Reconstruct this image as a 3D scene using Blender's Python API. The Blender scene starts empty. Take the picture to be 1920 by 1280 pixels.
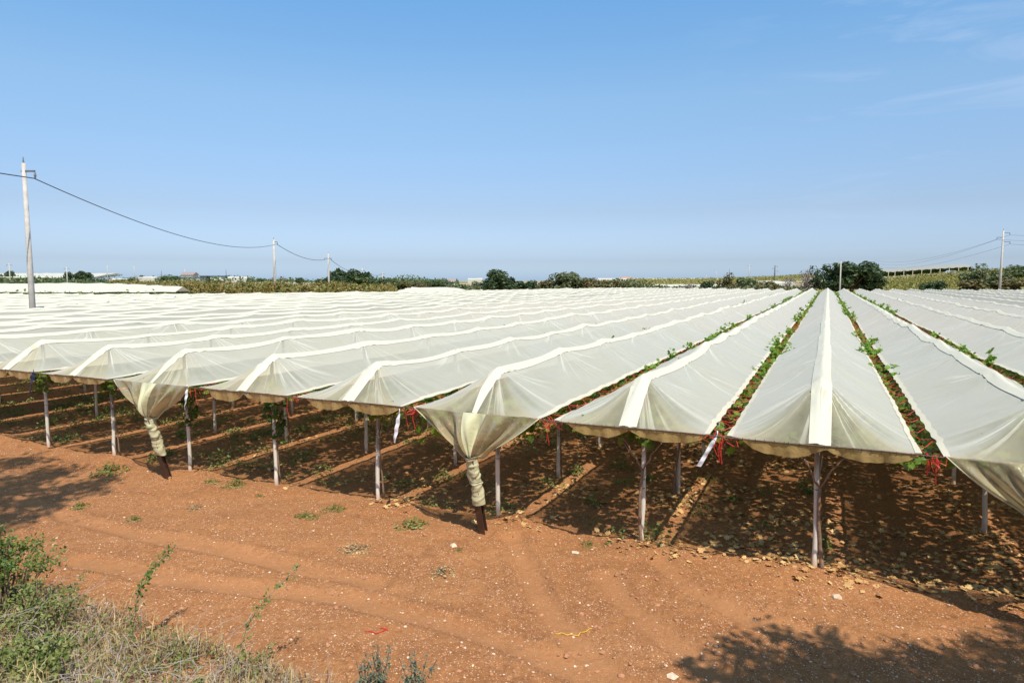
import bpy, math, random
import numpy as np
from mathutils import Vector

# ------------------------------------------------------------------ scene, camera, light
S = bpy.context.scene
COL = S.collection
RAD = math.radians
CAM_H = 4.4
FPX, HOR = 1276.0, 525.0            # focal length and horizon row, measured on the 1920 px photograph
PITCH = math.atan((640 - HOR) / FPX)
AZ = math.atan((1553 - 960) * math.cos(PITCH) / FPX)      # heading of the vineyard rows

cam_d = bpy.data.cameras.new('camera')
cam = bpy.data.objects.new('camera', cam_d)
COL.objects.link(cam)
cam.location = (0, 0, CAM_H)
cam.rotation_euler = (math.pi / 2 - PITCH, 0, 0)
cam_d.sensor_width = 36.0
cam_d.lens = 36.0 * FPX / 1920.0
cam_d.clip_start = 0.1
cam_d.clip_end = 9000
S.camera = cam

SUN = Vector((0.467, -1.373, 2.15)).normalized()           # towards the sun
sun_d = bpy.data.lights.new('sun', 'SUN')
sun_d.energy = 5.0
sun_d.angle = RAD(0.53)
sun_d.color = (1.0, 0.94, 0.83)
sun = bpy.data.objects.new('sun', sun_d)
COL.objects.link(sun)
sun.rotation_euler = SUN.to_track_quat('Z', 'Y').to_euler()

W = bpy.data.worlds.new('World')
S.world = W
W.use_nodes = True
nt = W.node_tree
nt.nodes.clear()
def wn(t): return nt.nodes.new(t)
sky = wn('ShaderNodeTexSky')
sky.sky_type = 'NISHITA'
sky.sun_disc = False
sky.sun_elevation = math.asin(SUN.z)
sky.sun_rotation = math.atan2(SUN.x, SUN.y)
sky.altitude = 60
sky.air_density = 1.0
sky.dust_density = 1.2
sky.ozone_density = 3.0
bg = wn('ShaderNodeBackground')
bg.inputs['Strength'].default_value = 0.15
wo = wn('ShaderNodeOutputWorld')
# thin cirrus high on the right
tc = wn('ShaderNodeTexCoord')
mp = wn('ShaderNodeMapping')
mp.inputs['Rotation'].default_value = (0.0, RAD(-14), 0.0)
mp.inputs['Scale'].default_value = (3.0, 1.5, 17.0)
ns = wn('ShaderNodeTexNoise')
ns.inputs['Scale'].default_value = 1.6
ns.inputs['Detail'].default_value = 7
ns.inputs['Roughness'].default_value = 0.62
ns.inputs['Distortion'].default_value = 0.5
r1 = wn('ShaderNodeMapRange')
r1.inputs['From Min'].default_value = 0.52
r1.inputs['From Max'].default_value = 0.80
dt = wn('ShaderNodeVectorMath'); dt.operation = 'DOT_PRODUCT'
dt.inputs[1].default_value = Vector((0.53, 0.80, 0.29)).normalized()
r2 = wn('ShaderNodeMapRange')
r2.inputs['From Min'].default_value = 0.945
r2.inputs['From Max'].default_value = 1.0
ml = wn('ShaderNodeMath'); ml.operation = 'MULTIPLY'
ml2 = wn('ShaderNodeMath'); ml2.operation = 'MULTIPLY'; ml2.inputs[1].default_value = 0.44
mx = wn('ShaderNodeMix'); mx.data_type = 'RGBA'
mx.inputs[7].default_value = (3.6, 4.3, 5.4, 1)
L = nt.links.new
L(tc.outputs['Generated'], mp.inputs['Vector'])
L(mp.outputs['Vector'], ns.inputs['Vector'])
L(ns.outputs['Fac'], r1.inputs['Value'])
L(tc.outputs['Generated'], dt.inputs[0])
L(dt.outputs['Value'], r2.inputs['Value'])
L(r1.outputs['Result'], ml.inputs[0]); L(r2.outputs['Result'], ml.inputs[1])
L(ml.outputs[0], ml2.inputs[0])
# haze near the horizon is bluish here: correct the sky's tint by elevation
sepv = wn('ShaderNodeSeparateXYZ')
tr_ = wn('ShaderNodeValToRGB')
tr_.color_ramp.elements.new(0.5); tr_.color_ramp.elements.new(0.6); tr_.color_ramp.elements.new(0.7)
for e_, (p_, c_) in zip(tr_.color_ramp.elements, ((0.0, (.92, 1.15, 1.63)), (0.027, (.66, .765, 1.07)), (0.097, (.70, .70, .80)), (0.247, (.88, .98, .98)), (0.374, (.756, 1.084, 1.168)))):
    e_.position = p_; e_.color = (c_[0] / 2, c_[1] / 2, c_[2] / 2, 1)
vm = wn('ShaderNodeVectorMath'); vm.operation = 'MULTIPLY'
vs = wn('ShaderNodeVectorMath'); vs.operation = 'SCALE'; vs.inputs['Scale'].default_value = 2.0
L(tc.outputs['Generated'], sepv.inputs[0]); L(sepv.outputs['Z'], tr_.inputs['Fac'])
L(sky.outputs['Color'], vm.inputs[0]); L(tr_.outputs['Color'], vm.inputs[1])
L(vm.outputs[0], vs.inputs[0])
L(vs.outputs[0], mx.inputs[6]); L(ml2.outputs[0], mx.inputs[0])
L(mx.outputs[2], bg.inputs['Color'])
L(bg.outputs[0], wo.inputs['Surface'])

S.view_settings.view_transform = 'Standard'
S.view_settings.look = 'None'
S.view_settings.exposure = 0.25
S.view_settings.gamma = 1.0
S.render.engine = 'CYCLES'
S.cycles.transparent_max_bounces = 24
S.cycles.max_bounces = 8
S.cycles.diffuse_bounces = 4
S.cycles.transmission_bounces = 4
S.cycles.glossy_bounces = 2
S.cycles.caustics_reflective = False
S.cycles.caustics_refractive = False

# ------------------------------------------------------------------ helpers
rng = np.random.default_rng(7)
random.seed(7)

def lin(r, g, b):                   # an sRGB 0-255 colour as linear
    f = lambda c: (c / 255 / 12.92) if c / 255 <= 0.04045 else ((c / 255 + 0.055) / 1.055) ** 2.4
    return (f(r), f(g), f(b))

def tag(o, label=None, cat=None, group=None, kind=None):
    if label: o['label'] = label
    if cat: o['category'] = cat
    if group: o['group'] = group
    if kind: o['kind'] = kind
    return o

def empty(name, loc, rz=0.0):
    o = bpy.data.objects.new(name, None)
    o.empty_display_size = 0.2
    o.location = loc
    o.rotation_euler = (0, 0, rz)
    COL.objects.link(o)
    return o

def link(name, me, parent=None, loc=None, rz=0.0):
    o = bpy.data.objects.new(name, me)
    COL.objects.link(o)
    if parent: o.parent = parent
    if loc is not None: o.location = loc
    o.rotation_euler = (0, 0, rz)
    return o

def copy_tree(o, parent=None):
    c = o.copy()
    COL.objects.link(c)
    c.parent = parent
    for ch in [x for x in bpy.data.objects if x.parent is o]:
        copy_tree(ch, c)
    return c

class MB:
    """collects vertices and faces for ONE mesh"""
    def __init__(s): s.v, s.f, s.n = [], [], 0
    def add(s, v, f):
        v = np.asarray(v, float)
        s.v.append(v)
        k = s.n
        s.f.extend([[i + k for i in q] for q in (f.tolist() if isinstance(f, np.ndarray) else f)])
        s.n += len(v)
        return s
    def grid(s, P, flip=False):                     # P: (m, n, 3)
        m, n = P.shape[:2]
        i = np.arange(m * n).reshape(m, n)
        q = np.stack([i[:-1, :-1], i[:-1, 1:], i[1:, 1:], i[1:, :-1]], -1).reshape(-1, 4)
        if flip: q = q[:, ::-1]
        return s.add(P.reshape(-1, 3), q)
    def tube(s, pts, rad, sides=6, cap=True):
        pts = np.asarray(pts, float)
        n = len(pts)
        rad = np.broadcast_to(np.asarray(rad, float), (n,))
        t = np.gradient(pts, axis=0)
        t /= np.linalg.norm(t, axis=1)[:, None] + 1e-9
        ref = np.where(np.abs(t[:, 2:3]) > 0.9, [[1.0, 0, 0]], [[0, 0, 1.0]])
        a = np.cross(ref, t); a /= np.linalg.norm(a, axis=1)[:, None] + 1e-9
        b = np.cross(t, a)
        th = np.arange(sides) * 2 * math.pi / sides
        P = pts[:, None] + rad[:, None, None] * (np.cos(th)[None, :, None] * a[:, None] + np.sin(th)[None, :, None] * b[:, None])
        i = np.arange(n * sides).reshape(n, sides)
        j = np.roll(i, -1, 1)
        q = np.stack([i[:-1], j[:-1], j[1:], i[1:]], -1).reshape(-1, 4).tolist()
        if cap: q += [i[0, ::-1].tolist(), i[-1].tolist()]
        return s.add(P.reshape(-1, 3), q)
    def box(s, lo, hi, ch=0.0):
        x0, y0, z0 = lo; x1, y1, z1 = hi
        v = [(x0, y0, z0), (x1, y0, z0), (x1, y1, z0), (x0, y1, z0), (x0, y0, z1), (x1, y0, z1), (x1, y1, z1), (x0, y1, z1)]
        return s.add(v, [[0, 3, 2, 1], [4, 5, 6, 7], [0, 1, 5, 4], [1, 2, 6, 5], [2, 3, 7, 6], [3, 0, 4, 7]])
    def mesh(s, name, mat, smooth=False):
        me = bpy.data.meshes.new(name)
        me.from_pydata(np.concatenate(s.v).tolist(), [], s.f)
        me.materials.append(mat)
        if smooth: me.polygons.foreach_set('use_smooth', [True] * len(me.polygons))
        me.update()
        return me
    def obj(s, name, mat, parent=None, loc=None, rz=0.0, smooth=False):
        return link(name, s.mesh(name, mat, smooth), parent, loc, rz)

def cards(pos, nrm, size, tmpl, faces, mb=None, rnd=rng, stretch=1.0, tdir=None):
    """leaf shaped faces: tmpl (m,3) in x (across) y (along) z (normal)"""
    pos = np.asarray(pos, float); n = len(pos)
    nrm = nrm / (np.linalg.norm(nrm, axis=1)[:, None] + 1e-9)
    t = rnd.normal(size=(n, 3)) if tdir is None else tdir
    t = t - (t * nrm).sum(1)[:, None] * nrm
    t /= np.linalg.norm(t, axis=1)[:, None] + 1e-9
    b = np.cross(nrm, t)
    size = np.broadcast_to(np.asarray(size, float), (n,))
    T = np.asarray(tmpl, float)
    P = pos[:, None] + size[:, None, None] * (T[None, :, 0:1] * b[:, None] + T[None, :, 1:2] * t[:, None] * stretch + T[None, :, 2:3] * nrm[:, None])
    m = len(T)
    mb = mb or MB()
    base = (np.arange(n) * m)
    fl = []
    for f in faces:
        fl.append(base[:, None] + np.asarray(f)[None])
    v = P.reshape(-1, 3)
    k = mb.n
    mb.v.append(v); mb.n += len(v)
    for q in fl: mb.f.extend((q + k).tolist())
    return mb

VINE = [(0, 0, 0), (0, .5, .0), (0, 1.0, -.08), (.16, .78, .03), (.46, .82, .05), (.34, .52, .06), (.56, .3, .04), (.3, .2, .05), (.34, -.1, .03),
        (-.16, .78, .03), (-.46, .82, .05), (-.34, .52, .06), (-.56, .3, .04), (-.3, .2, .05), (-.34, -.1, .03)]
VINEF = [(0, 8, 7, 6, 5, 4, 3, 2, 1), (0, 1, 2, 9, 10, 11, 12, 13, 14)]
OVAL = [(0, 0, 0), (.26, .3, .07), (.22, .7, .06), (0, 1, -.04), (-.22, .7, .06), (-.26, .3, .07)]
OVALF = [(0, 1, 2, 3), (0, 3, 4, 5)]
QUAD = [(-.5, -.5, 0), (.5, -.4, .08), (.45, .5, 0), (-.4, .45, .1)]
QUADF = [(0, 1, 2, 3)]

_perm = np.random.default_rng(3).random((512, 512))
def vnoise(x, y, sc):
    x = np.asarray(x, float) * sc + 100.0; y = np.asarray(y, float) * sc + 100.0
    xi = np.floor(x).astype(int); yi = np.floor(y).astype(int)
    fx = x - xi; fy = y - yi
    fx = fx * fx * (3 - 2 * fx); fy = fy * fy * (3 - 2 * fy)
    g = lambda a, b: _perm[a % 512, b % 512]
    return (g(xi, yi) * (1 - fx) + g(xi + 1, yi) * fx) * (1 - fy) + (g(xi, yi + 1) * (1 - fx) + g(xi + 1, yi + 1) * fx) * fy - 0.5
def sstep(a, b, x):
    t = np.clip((np.asarray(x, float) - a) / (b - a), 0, 1)
    return t * t * (3 - 2 * t)

# field frame: local x to the right across the rows, y away along the rows; the first post of the central row at its origin
ROW = 2.676
RZ = -AZ
rdir = np.array([math.sin(AZ), math.cos(AZ)]); xdir = np.array([math.cos(AZ), -math.sin(AZ)])
ORG = rdir * 11.02 - xdir * 0.028
def F(x, y, z=0.0):
    p = ORG + x * xdir + y * rdir
    return (float(p[0]), float(p[1]), float(z))
def to_field(X, Y):
    X = np.asarray(X) - ORG[0]; Y = np.asarray(Y) - ORG[1]
    return X * xdir[0] + Y * xdir[1], X * rdir[0] + Y * rdir[1]

TRACKS = []                          # wheel tracks on the open earth, as ground polylines (X, Y)
def track_field(X, Y):
    X = np.asarray(X, float); Y = np.asarray(Y, float)
    d = np.full(X.shape, 9.0)
    sel = (np.abs(X) < 16) & (Y > 4) & (Y < 22)
    if not sel.any(): return d
    xs, ys = X[sel], Y[sel]; best = np.full(xs.shape, 9.0)
    for pl in TRACKS:
        for (a, b) in zip(pl[:-1], pl[1:]):
            dx, dy = b[0] - a[0], b[1] - a[1]
            t = np.clip(((xs - a[0]) * dx + (ys - a[1]) * dy) / (dx * dx + dy * dy), 0, 1)
            best = np.minimum(best, np.hypot(xs - a[0] - t * dx, ys - a[1] - t * dy))
    d[sel] = best
    return d
def toe(X):                          # foot of the roadside bank, distance from the camera
    return np.interp(X, [-14, -8, -5, -2.6, 2, 8, 20], [10.5, 9.2, 8.4, 7.4, 6.4, 5.8, 5.2])
def terrain(X, Y, fine=True):
    X = np.asarray(X, float); Y = np.asarray(Y, float)
    fx, fy = to_field(X, Y)
    R = np.hypot(X, Y)
    z = 0.05 * vnoise(X, Y, 0.4)
    bank = np.clip((toe(X) - Y), 0, 6.5)
    z = z + 2.75 * sstep(0, 6.6, bank) * (R < 60)
    ang = np.arctan2(X, np.maximum(Y, 1e-3))
    far = sstep(135, 520, R)
    z = z + far * 3.3
    z = z + 6.4 * sstep(150, 262, R) * sstep(0.25, 0.67, ang) * (Y > 0)
    z = z - 8.0 * sstep(700, 3000, R)
    infield = (fy > -0.6) & (R < 70)
    z = z + infield * (0.03 * np.cos((fx / ROW + 0.0) * 2 * math.pi))
    # bund thrown up along the end posts, broken into mounds
    z = z + (0.16 * np.exp(-((fy - 0.05) / 0.45) ** 2) * (1.2 * np.clip(vnoise(fx, fy * 0.4, 0.8) + 0.22, 0, 1)) - 0.09) * (R < 60)
    if fine:
        near = np.exp(-R / 40)
        rough = 0.45 + 1.3 * np.clip(vnoise(X + 31, Y, 0.55) + 0.5 * vnoise(X, Y + 17, 1.7) + 0.3, 0, 1)
        z = z + near * (0.055 * vnoise(X, Y, 1.3) + 0.05 * np.abs(vnoise(X + 9, Y, 3.1)) + rough * (0.030 * vnoise(X, Y, 7) + 0.026 * np.abs(vnoise(X, Y + 5, 15)) + 0.020 * vnoise(X + 3, Y, 31)))
        # wheel ruts: pressed flat in the middle, soil pushed up along both sides
        td = track_field(X, Y) + 0.10 * vnoise(X, Y, 1.1)
        z = np.where(td < 0.24, z - near * (0.050 * vnoise(X, Y, 7) + 0.03 * np.abs(vnoise(X, Y + 5, 15))) * rough * .8, z)
        z = z - 0.055 * np.exp(-(np.maximum(td, 0) / 0.19) ** 4) * near + 0.05 * np.exp(-((td - 0.30) / 0.085) ** 2) * near * (0.6 + vnoise(X, Y, 2.5))
    return z
def T(X, Y): return float(terrain(X, Y))

def ray(px, py):
    a = (px - 960) / FPX; b = (640 - py) / FPX
    c, s_ = math.cos(PITCH), math.sin(PITCH)
    return np.array([a, c + b * s_, -s_ + b * c])
def at(px, py, z=None, d=None):
    r = ray(px, py)
    k = (z - CAM_H) / r[2] if z is not None else d / r[1]
    return np.array([0, 0, CAM_H]) + k * r
def _gp(*pts):
    q = [at(px, py, z=0.03)[:2] for px, py in pts]
    P = np.array(q); k = np.arange(len(P)); kk = np.linspace(0, len(P) - 1, 8 * len(P))
    out = np.stack([np.interp(kk, k, P[:, c]) for c in range(2)], -1)
    for _ in range(6): out[1:-1] = (out[:-2] + 2 * out[1:-1] + out[2:]) / 4
    return [tuple(v) for v in out]
TRACKS += [_gp((1300, 1340), (1156, 1255), (1060, 1165), (1008, 1100), (985, 1040), (960, 1000)), _gp((1400, 1360), (1156, 1262), (1000, 1205), (858, 1154), (629, 1104), (400, 1085), (150, 1040)),
           _gp((1500, 1330), (1330, 1240), (1240, 1165), (1180, 1117), (1140, 1070)), _gp((700, 1080), (420, 1020), (200, 980), (30, 930)), _gp((1640, 1200), (1420, 1150), (1300, 1090), (1240, 1040))]
def ground_at(px, py):
    k = 2.0; r = ray(px, py)
    while k < 400:
        p = np.array([0, 0, CAM_H]) + k * r
        if p[2] < terrain(p[0], p[1]): break
        k += 0.03
    return p

# ------------------------------------------------------------------ materials
def new_mat(name):
    m = bpy.data.materials.new(name)
    m.use_nodes = True
    n = m.node_tree
    n.nodes.clear()
    out = n.nodes.new('ShaderNodeOutputMaterial')
    return m, n, out
def nd(n, t, **kw):
    x = n.nodes.new(t)
    for k, v in kw.items():
        if k.startswith('i_'): x.inputs[k[2:].replace('_', ' ')].default_value = v
        else: setattr(x, k, v)
    return x
def noise(n, scale, detail=4, rough=0.55, vec=None, dist=0.0):
    x = nd(n, 'ShaderNodeTexNoise', i_Scale=scale, i_Detail=detail, i_Roughness=rough, i_Distortion=dist)
    if vec is not None: n.links.new(vec, x.inputs['Vector'])
    return x.outputs['Fac']
def ramp(n, fac, stops):
    x = nd(n, 'ShaderNodeValToRGB')
    cr = x.color_ramp
    while len(cr.elements) < len(stops): cr.elements.new(0.5)
    for e, (p, c) in zip(cr.elements, stops):
        e.position = p; e.color = (*c, 1) if len(c) == 3 else c
    n.links.new(fac, x.inputs['Fac'])
    return x.outputs['Color']
def mixc(n, fac, a, b, blend='MIX'):
    x = nd(n, 'ShaderNodeMix', data_type='RGBA', blend_type=blend)
    for sock, v in ((0, fac), (6, a), (7, b)):
        if hasattr(v, 'is_output'): n.links.new(v, x.inputs[sock])
        elif sock == 0: x.inputs[0].default_value = v
        else: x.inputs[sock].default_value = (*v, 1)
    return x.outputs[2]
def mrange(n, v, a, b, c=0.0, d=1.0):
    x = nd(n, 'ShaderNodeMapRange')
    for k, q in zip(('From Min', 'From Max', 'To Min', 'To Max'), (a, b, c, d)): x.inputs[k].default_value = q
    n.links.new(v, x.inputs['Value'])
    return x.outputs['Result']
def math_(n, op, a, b=0.0):
    x = nd(n, 'ShaderNodeMath', operation=op)
    for i, v in enumerate((a, b)):
        if hasattr(v, 'is_output'): n.links.new(v, x.inputs[i])
        else: x.inputs[i].default_value = v
    return x.outputs[0]
def bump(n, h, strength=0.3, dist=0.02):
    x = nd(n, 'ShaderNodeBump', i_Strength=strength, i_Distance=dist)
    n.links.new(h, x.inputs['Height'])
    return x.outputs['Normal']

def solid(name, col, rough=0.8, var=0.25, scale=8.0, metal=0.0, bmp=0.0):
    m, n, out = new_mat(name)
    p = nd(n, 'ShaderNodeBsdfPrincipled', i_Roughness=rough, i_Metallic=metal)
    tcn = nd(n, 'ShaderNodeTexCoord')
    f = noise(n, scale, 5, 0.6, tcn.outputs['Object'])
    lo = tuple(c * (1 - var) for c in col); hi = tuple(min(1, c * (1 + var)) for c in col)
    n.links.new(ramp(n, f, [(0.3, lo), (0.7, hi)]), p.inputs['Base Color'])
    if bmp: n.links.new(bump(n, f, bmp, 0.01), p.inputs['Normal'])
    n.links.new(p.outputs[0], out.inputs['Surface'])
    return m

def leaf_mat(name, cols, transl=0.35, patch=0.6):
    m, n, out = new_mat(name)
    geo = nd(n, 'ShaderNodeNewGeometry')
    tcn = nd(n, 'ShaderNodeTexCoord')
    k = len(cols)
    f = math_(n, 'ADD', math_(n, 'MULTIPLY', geo.outputs['Random Per Island'], 1 - 0.45), math_(n, 'MULTIPLY', noise(n, patch, 3, 0.6, tcn.outputs['Object']), 0.45))
    c = ramp(n, f, [(0.15 + 0.7 * i / max(1, k - 1), cc) for i, cc in enumerate(cols)])
    d = nd(n, 'ShaderNodeBsdfPrincipled', i_Roughness=0.5)
    d.inputs['Specular IOR Level'].default_value = 0.35
    n.links.new(c, d.inputs['Base Color'])
    t = nd(n, 'ShaderNodeBsdfTranslucent')
    n.links.new(mixc(n, 0.5, c, (0.25, 0.32, 0.03), 'MIX'), t.inputs['Color'])
    ms = nd(n, 'ShaderNodeMixShader', i_Fac=transl)
    n.links.new(d.outputs[0], ms.inputs[1]); n.links.new(t.outputs[0], ms.inputs[2])
    n.links.new(ms.outputs[0], out.inputs['Surface'])
    return m

def film_mat(name, col, tcol, clear, transl, gloss=0.12, crease=0.5, dirt=0.15, dcol=(0.55, 0.47, 0.28), fan=False, up=0.0):
    """thin scattering plastic film: some light straight through, some scattered through, some back"""
    m, n, out = new_mat(name)
    tcn = nd(n, 'ShaderNodeTexCoord')
    mpn = nd(n, 'ShaderNodeMapping')
    mpn.inputs['Scale'].default_value = (1.0, 0.32, 1.0)
    n.links.new(tcn.outputs['Object'], mpn.inputs['Vector'])
    f1 = noise(n, 1.6, 5, 0.6, mpn.outputs[0])
    f2 = noise(n, 0.35, 3, 0.5, tcn.outputs['Object'])
    f3 = noise(n, 7.0, 4, 0.6, mpn.outputs[0], 1.5)
    nrm = bump(n, math_(n, 'ADD', f1, math_(n, 'MULTIPLY', f3, 0.35)), crease, 0.05)
    dm = mrange(n, math_(n, 'ADD', math_(n, 'MULTIPLY', f2, 0.6), math_(n, 'MULTIPLY', f3, 0.4)), 0.35, 0.75, 0.0, dirt)
    c = mixc(n, dm, col, dcol)
    fold = None
    if fan:                                        # creases fanning out from the ridge posts: thicker, milkier film
        at_ = nd(n, 'ShaderNodeAttribute', attribute_name='fan')
        mpf = nd(n, 'ShaderNodeMapping'); mpf.inputs['Scale'].default_value = (7.5, 0.35, 9.7)
        n.links.new(at_.outputs['Vector'], mpf.inputs['Vector'])
        fn = noise(n, 1.0, 4, 0.62, mpf.outputs[0])
        spf = nd(n, 'ShaderNodeSeparateXYZ'); n.links.new(at_.outputs['Vector'], spf.inputs[0])
        fade = mrange(n, spf.outputs['Y'], 0.25, 1.5, 1.0, 0.0)
        fold = math_(n, 'MULTIPLY', mrange(n, fn, 0.55, 0.64), fade)
        nrm = bump(n, math_(n, 'ADD', math_(n, 'ADD', f1, math_(n, 'MULTIPLY', f3, 0.35)), math_(n, 'MULTIPLY', fold, 0.5)), crease, 0.05)
        hipw = nd(n, 'ShaderNodeAttribute', attribute_name='hip').outputs['Fac']      # yellower, clearer film over the end
        vo = nd(n, 'ShaderNodeTexVoronoi', i_Scale=3.2); n.links.new(tcn.outputs['Object'], vo.inputs['Vector'])
        c = mixc(n, mrange(n, vo.outputs['Distance'], 0.035, 0.02, 0, .8), c, (0.10, 0.085, 0.06))     # droppings, bits of leaf
        mw = nd(n, 'ShaderNodeMapping'); mw.inputs['Scale'].default_value = (0.5, 3.2, 0.5); n.links.new(tcn.outputs['Object'], mw.inputs['Vector'])
        c = mixc(n, mrange(n, noise(n, 1.0, 5, 0.65, mw.outputs[0], 0.6), 0.5, 0.75, 0, .35), c, (0.47, 0.42, 0.33))  # dust left by run-off
        c = mixc(n, math_(n, 'MULTIPLY', hipw, 0.8), c, (0.585, 0.51, 0.35))
        c = mixc(n, math_(n, 'MULTIPLY', fold, 0.7), c, (0.86, 0.83, 0.72))
    # a wavy film scatters forward: its mean facet leans towards the vertical
    va = nd(n, 'ShaderNodeVectorMath', operation='ADD'); va.inputs[1].default_value = (0, 0, up)
    n.links.new(nrm, va.inputs[0])
    vn = nd(n, 'ShaderNodeVectorMath', operation='NORMALIZE'); n.links.new(va.outputs[0], vn.inputs[0])
    d = nd(n, 'ShaderNodeBsdfDiffuse'); n.links.new(c, d.inputs['Color']); n.links.new(vn.outputs[0], d.inputs['Normal'])
    t = nd(n, 'ShaderNodeBsdfTranslucent', i_Color=(*tcol, 1)); n.links.new(nrm, t.inputs['Normal'])
    a = nd(n, 'ShaderNodeMixShader', i_Fac=transl)
    n.links.new(d.outputs[0], a.inputs[1]); n.links.new(t.outputs[0], a.inputs[2])
    last = a.outputs[0]
    if clear > 0:
        lw = nd(n, 'ShaderNodeLayerWeight', i_Blend=0.5)
        tr = nd(n, 'ShaderNodeBsdfTransparent', i_Color=(0.95, 0.95, 0.9, 1))
        fac = math_(n, 'MULTIPLY', math_(n, 'POWER', math_(n, 'SUBTRACT', 1.0, lw.outputs['Facing']), 1.5), mrange(n, f1, 0.25, 0.75, clear * 0.8, clear * 1.2))
        if fold is not None: fac = math_(n, 'MULTIPLY', math_(n, 'MULTIPLY', fac, math_(n, 'ADD', 1.0, math_(n, 'MULTIPLY', hipw, 0.25))), math_(n, 'SUBTRACT', 1.0, math_(n, 'MULTIPLY', fold, 0.75)))
        b = nd(n, 'ShaderNodeMixShader'); n.links.new(fac, b.inputs[0])
        n.links.new(last, b.inputs[1]); n.links.new(tr.outputs[0], b.inputs[2])
        last = b.outputs[0]
    if gloss > 0:
        g = nd(n, 'ShaderNodeBsdfGlossy', i_Roughness=0.28); n.links.new(nrm, g.inputs['Normal'])
        fr = nd(n, 'ShaderNodeFresnel', i_IOR=1.45)
        e = nd(n, 'ShaderNodeMixShader'); n.links.new(math_(n, 'MULTIPLY', fr.outputs[0], gloss * 4), e.inputs[0])
        n.links.new(last, e.inputs[1]); n.links.new(g.outputs[0], e.inputs[2])
        last = e.outputs[0]
    n.links.new(last, out.inputs['Surface'])
    return m

M = {}
M['film'] = film_mat('clear_film', (0.57, 0.55, 0.48), (0.70, 0.66, 0.50), 0.74, 0.32, 0.05, 0.5, 0.28, fan=True, up=1.5)
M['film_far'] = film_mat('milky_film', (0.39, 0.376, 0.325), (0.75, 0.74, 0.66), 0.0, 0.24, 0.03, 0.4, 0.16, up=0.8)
M['drape'] = film_mat('yellowed_film', (0.56, 0.475, 0.29), (0.70, 0.60, 0.36), 0.55, 0.40, 0.05, 0.8, 0.35, (0.50, 0.40, 0.20))
M['band'] = film_mat('white_band', (0.60, 0.563, 0.455), (0.7, 0.68, 0.6), 0.0, 0.12, 0.03, 0.25, 0.08, up=0.5)
M['hem'] = film_mat('cream_hem', (0.62, 0.575, 0.455), (0.7, 0.65, 0.5), 0.0, 0.2, 0.03, 0.3, 0.2, up=0.5)
M['flap'] = film_mat('tan_flap', (0.50, 0.335, 0.135), (0.58, 0.37, 0.13), 0.08, 0.42, 0.06, 0.6, 0.4, (0.46, 0.31, 0.13))  # tan of dust, plus light reflected off red ground put into the colour
M['tail'] = film_mat('wrapped_film', (0.60, 0.57, 0.36), (0.5, 0.46, 0.25), 0.0, 0.15, 0.03, 0.5, 0.35, (0.42, 0.36, 0.17))
M['ribbon'] = film_mat('white_ribbon', (0.82, 0.80, 0.84), (0.8, 0.8, 0.8), 0.0, 0.2, 0.1, 0.4, 0.1)
M['blue'] = solid('blue_rag', (0.010, 0.022, 0.055), 0.7, 0.3, 9)
M['red'] = solid('red_cord', (0.55, 0.03, 0.02), 0.5, 0.25, 6)
M['wire'] = solid('rusty_wire', (0.10, 0.055, 0.035), 0.7, 0.4, 12)
M['steel'] = solid('brown_steel', (0.075, 0.036, 0.022), 0.55, 0.35, 5, 0.1)
M['concrete'] = solid('pole_concrete', (0.42, 0.38, 0.34), 0.85, 0.15, 3)
M['pole_dark'] = solid('dark_pole', (0.12, 0.11, 0.12), 0.8, 0.2, 3)
M['metal'] = solid('grey_metal', (0.16, 0.16, 0.17), 0.5, 0.2, 6, 0.4)
M['cable'] = solid('cable', (0.05, 0.055, 0.07), 0.7, 0.1, 4)
M['bark'] = solid('bark', (0.13, 0.085, 0.055), 0.9, 0.4, 14, 0, 0.5)
M['vine_bark'] = solid('vine_bark', (0.24, 0.15, 0.10), 0.9, 0.35, 20, 0, 0.5)
M['grey_bark'] = solid('grey_bark', (0.30, 0.25, 0.22), 0.9, 0.3, 10)
M['wall'] = solid('plaster_wall', (0.62, 0.58, 0.52), 0.9, 0.08, 2)
M['roof_tile'] = solid('roof_tile', (0.36, 0.20, 0.15), 0.9, 0.15, 4)
M['roof_dull'] = solid('dull_roof', (0.26, 0.20, 0.18), 0.9, 0.15, 4)
M['film_bright'] = film_mat('bright_film', (0.60, 0.575, 0.49), (0.75, 0.74, 0.66), 0.0, 0.2, 0.03, 0.4, 0.15, up=0.6)
M['roof_blue'] = solid('blue_roof', (0.09, 0.15, 0.25), 0.6, 0.1, 4)
M['dark'] = solid('dark_opening', (0.02, 0.02, 0.025), 0.7, 0.1, 3)
M['car'] = solid('car_paint', (0.60, 0.62, 0.66), 0.3, 0.03, 2, 0.2)
M['rubber'] = solid('rubber', (0.02, 0.02, 0.02), 0.8, 0.1, 4)
M['stone'] = solid('limestone', (0.58, 0.44, 0.31), 0.9, 0.3, 9)
M['clod'] = solid('soil_clod', (0.36, 0.165, 0.08), 0.95, 0.3, 9)
M['vine'] = leaf_mat('vine_leaf', [(0.035, 0.075, 0.010), (0.075, 0.15, 0.016), (0.13, 0.21, 0.022), (0.24, 0.25, 0.03)], 0.35)
M['vine_young'] = leaf_mat('young_vine_leaf', [(0.075, 0.16, 0.014), (0.14, 0.25, 0.022), (0.23, 0.33, 0.035)], 0.35)
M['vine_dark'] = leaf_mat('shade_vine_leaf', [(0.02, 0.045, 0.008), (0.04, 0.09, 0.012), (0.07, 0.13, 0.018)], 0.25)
M['weed'] = leaf_mat('weed_leaf', [(0.085, 0.12, 0.03), (0.17, 0.20, 0.05), (0.34, 0.32, 0.11)], 0.3)
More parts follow.
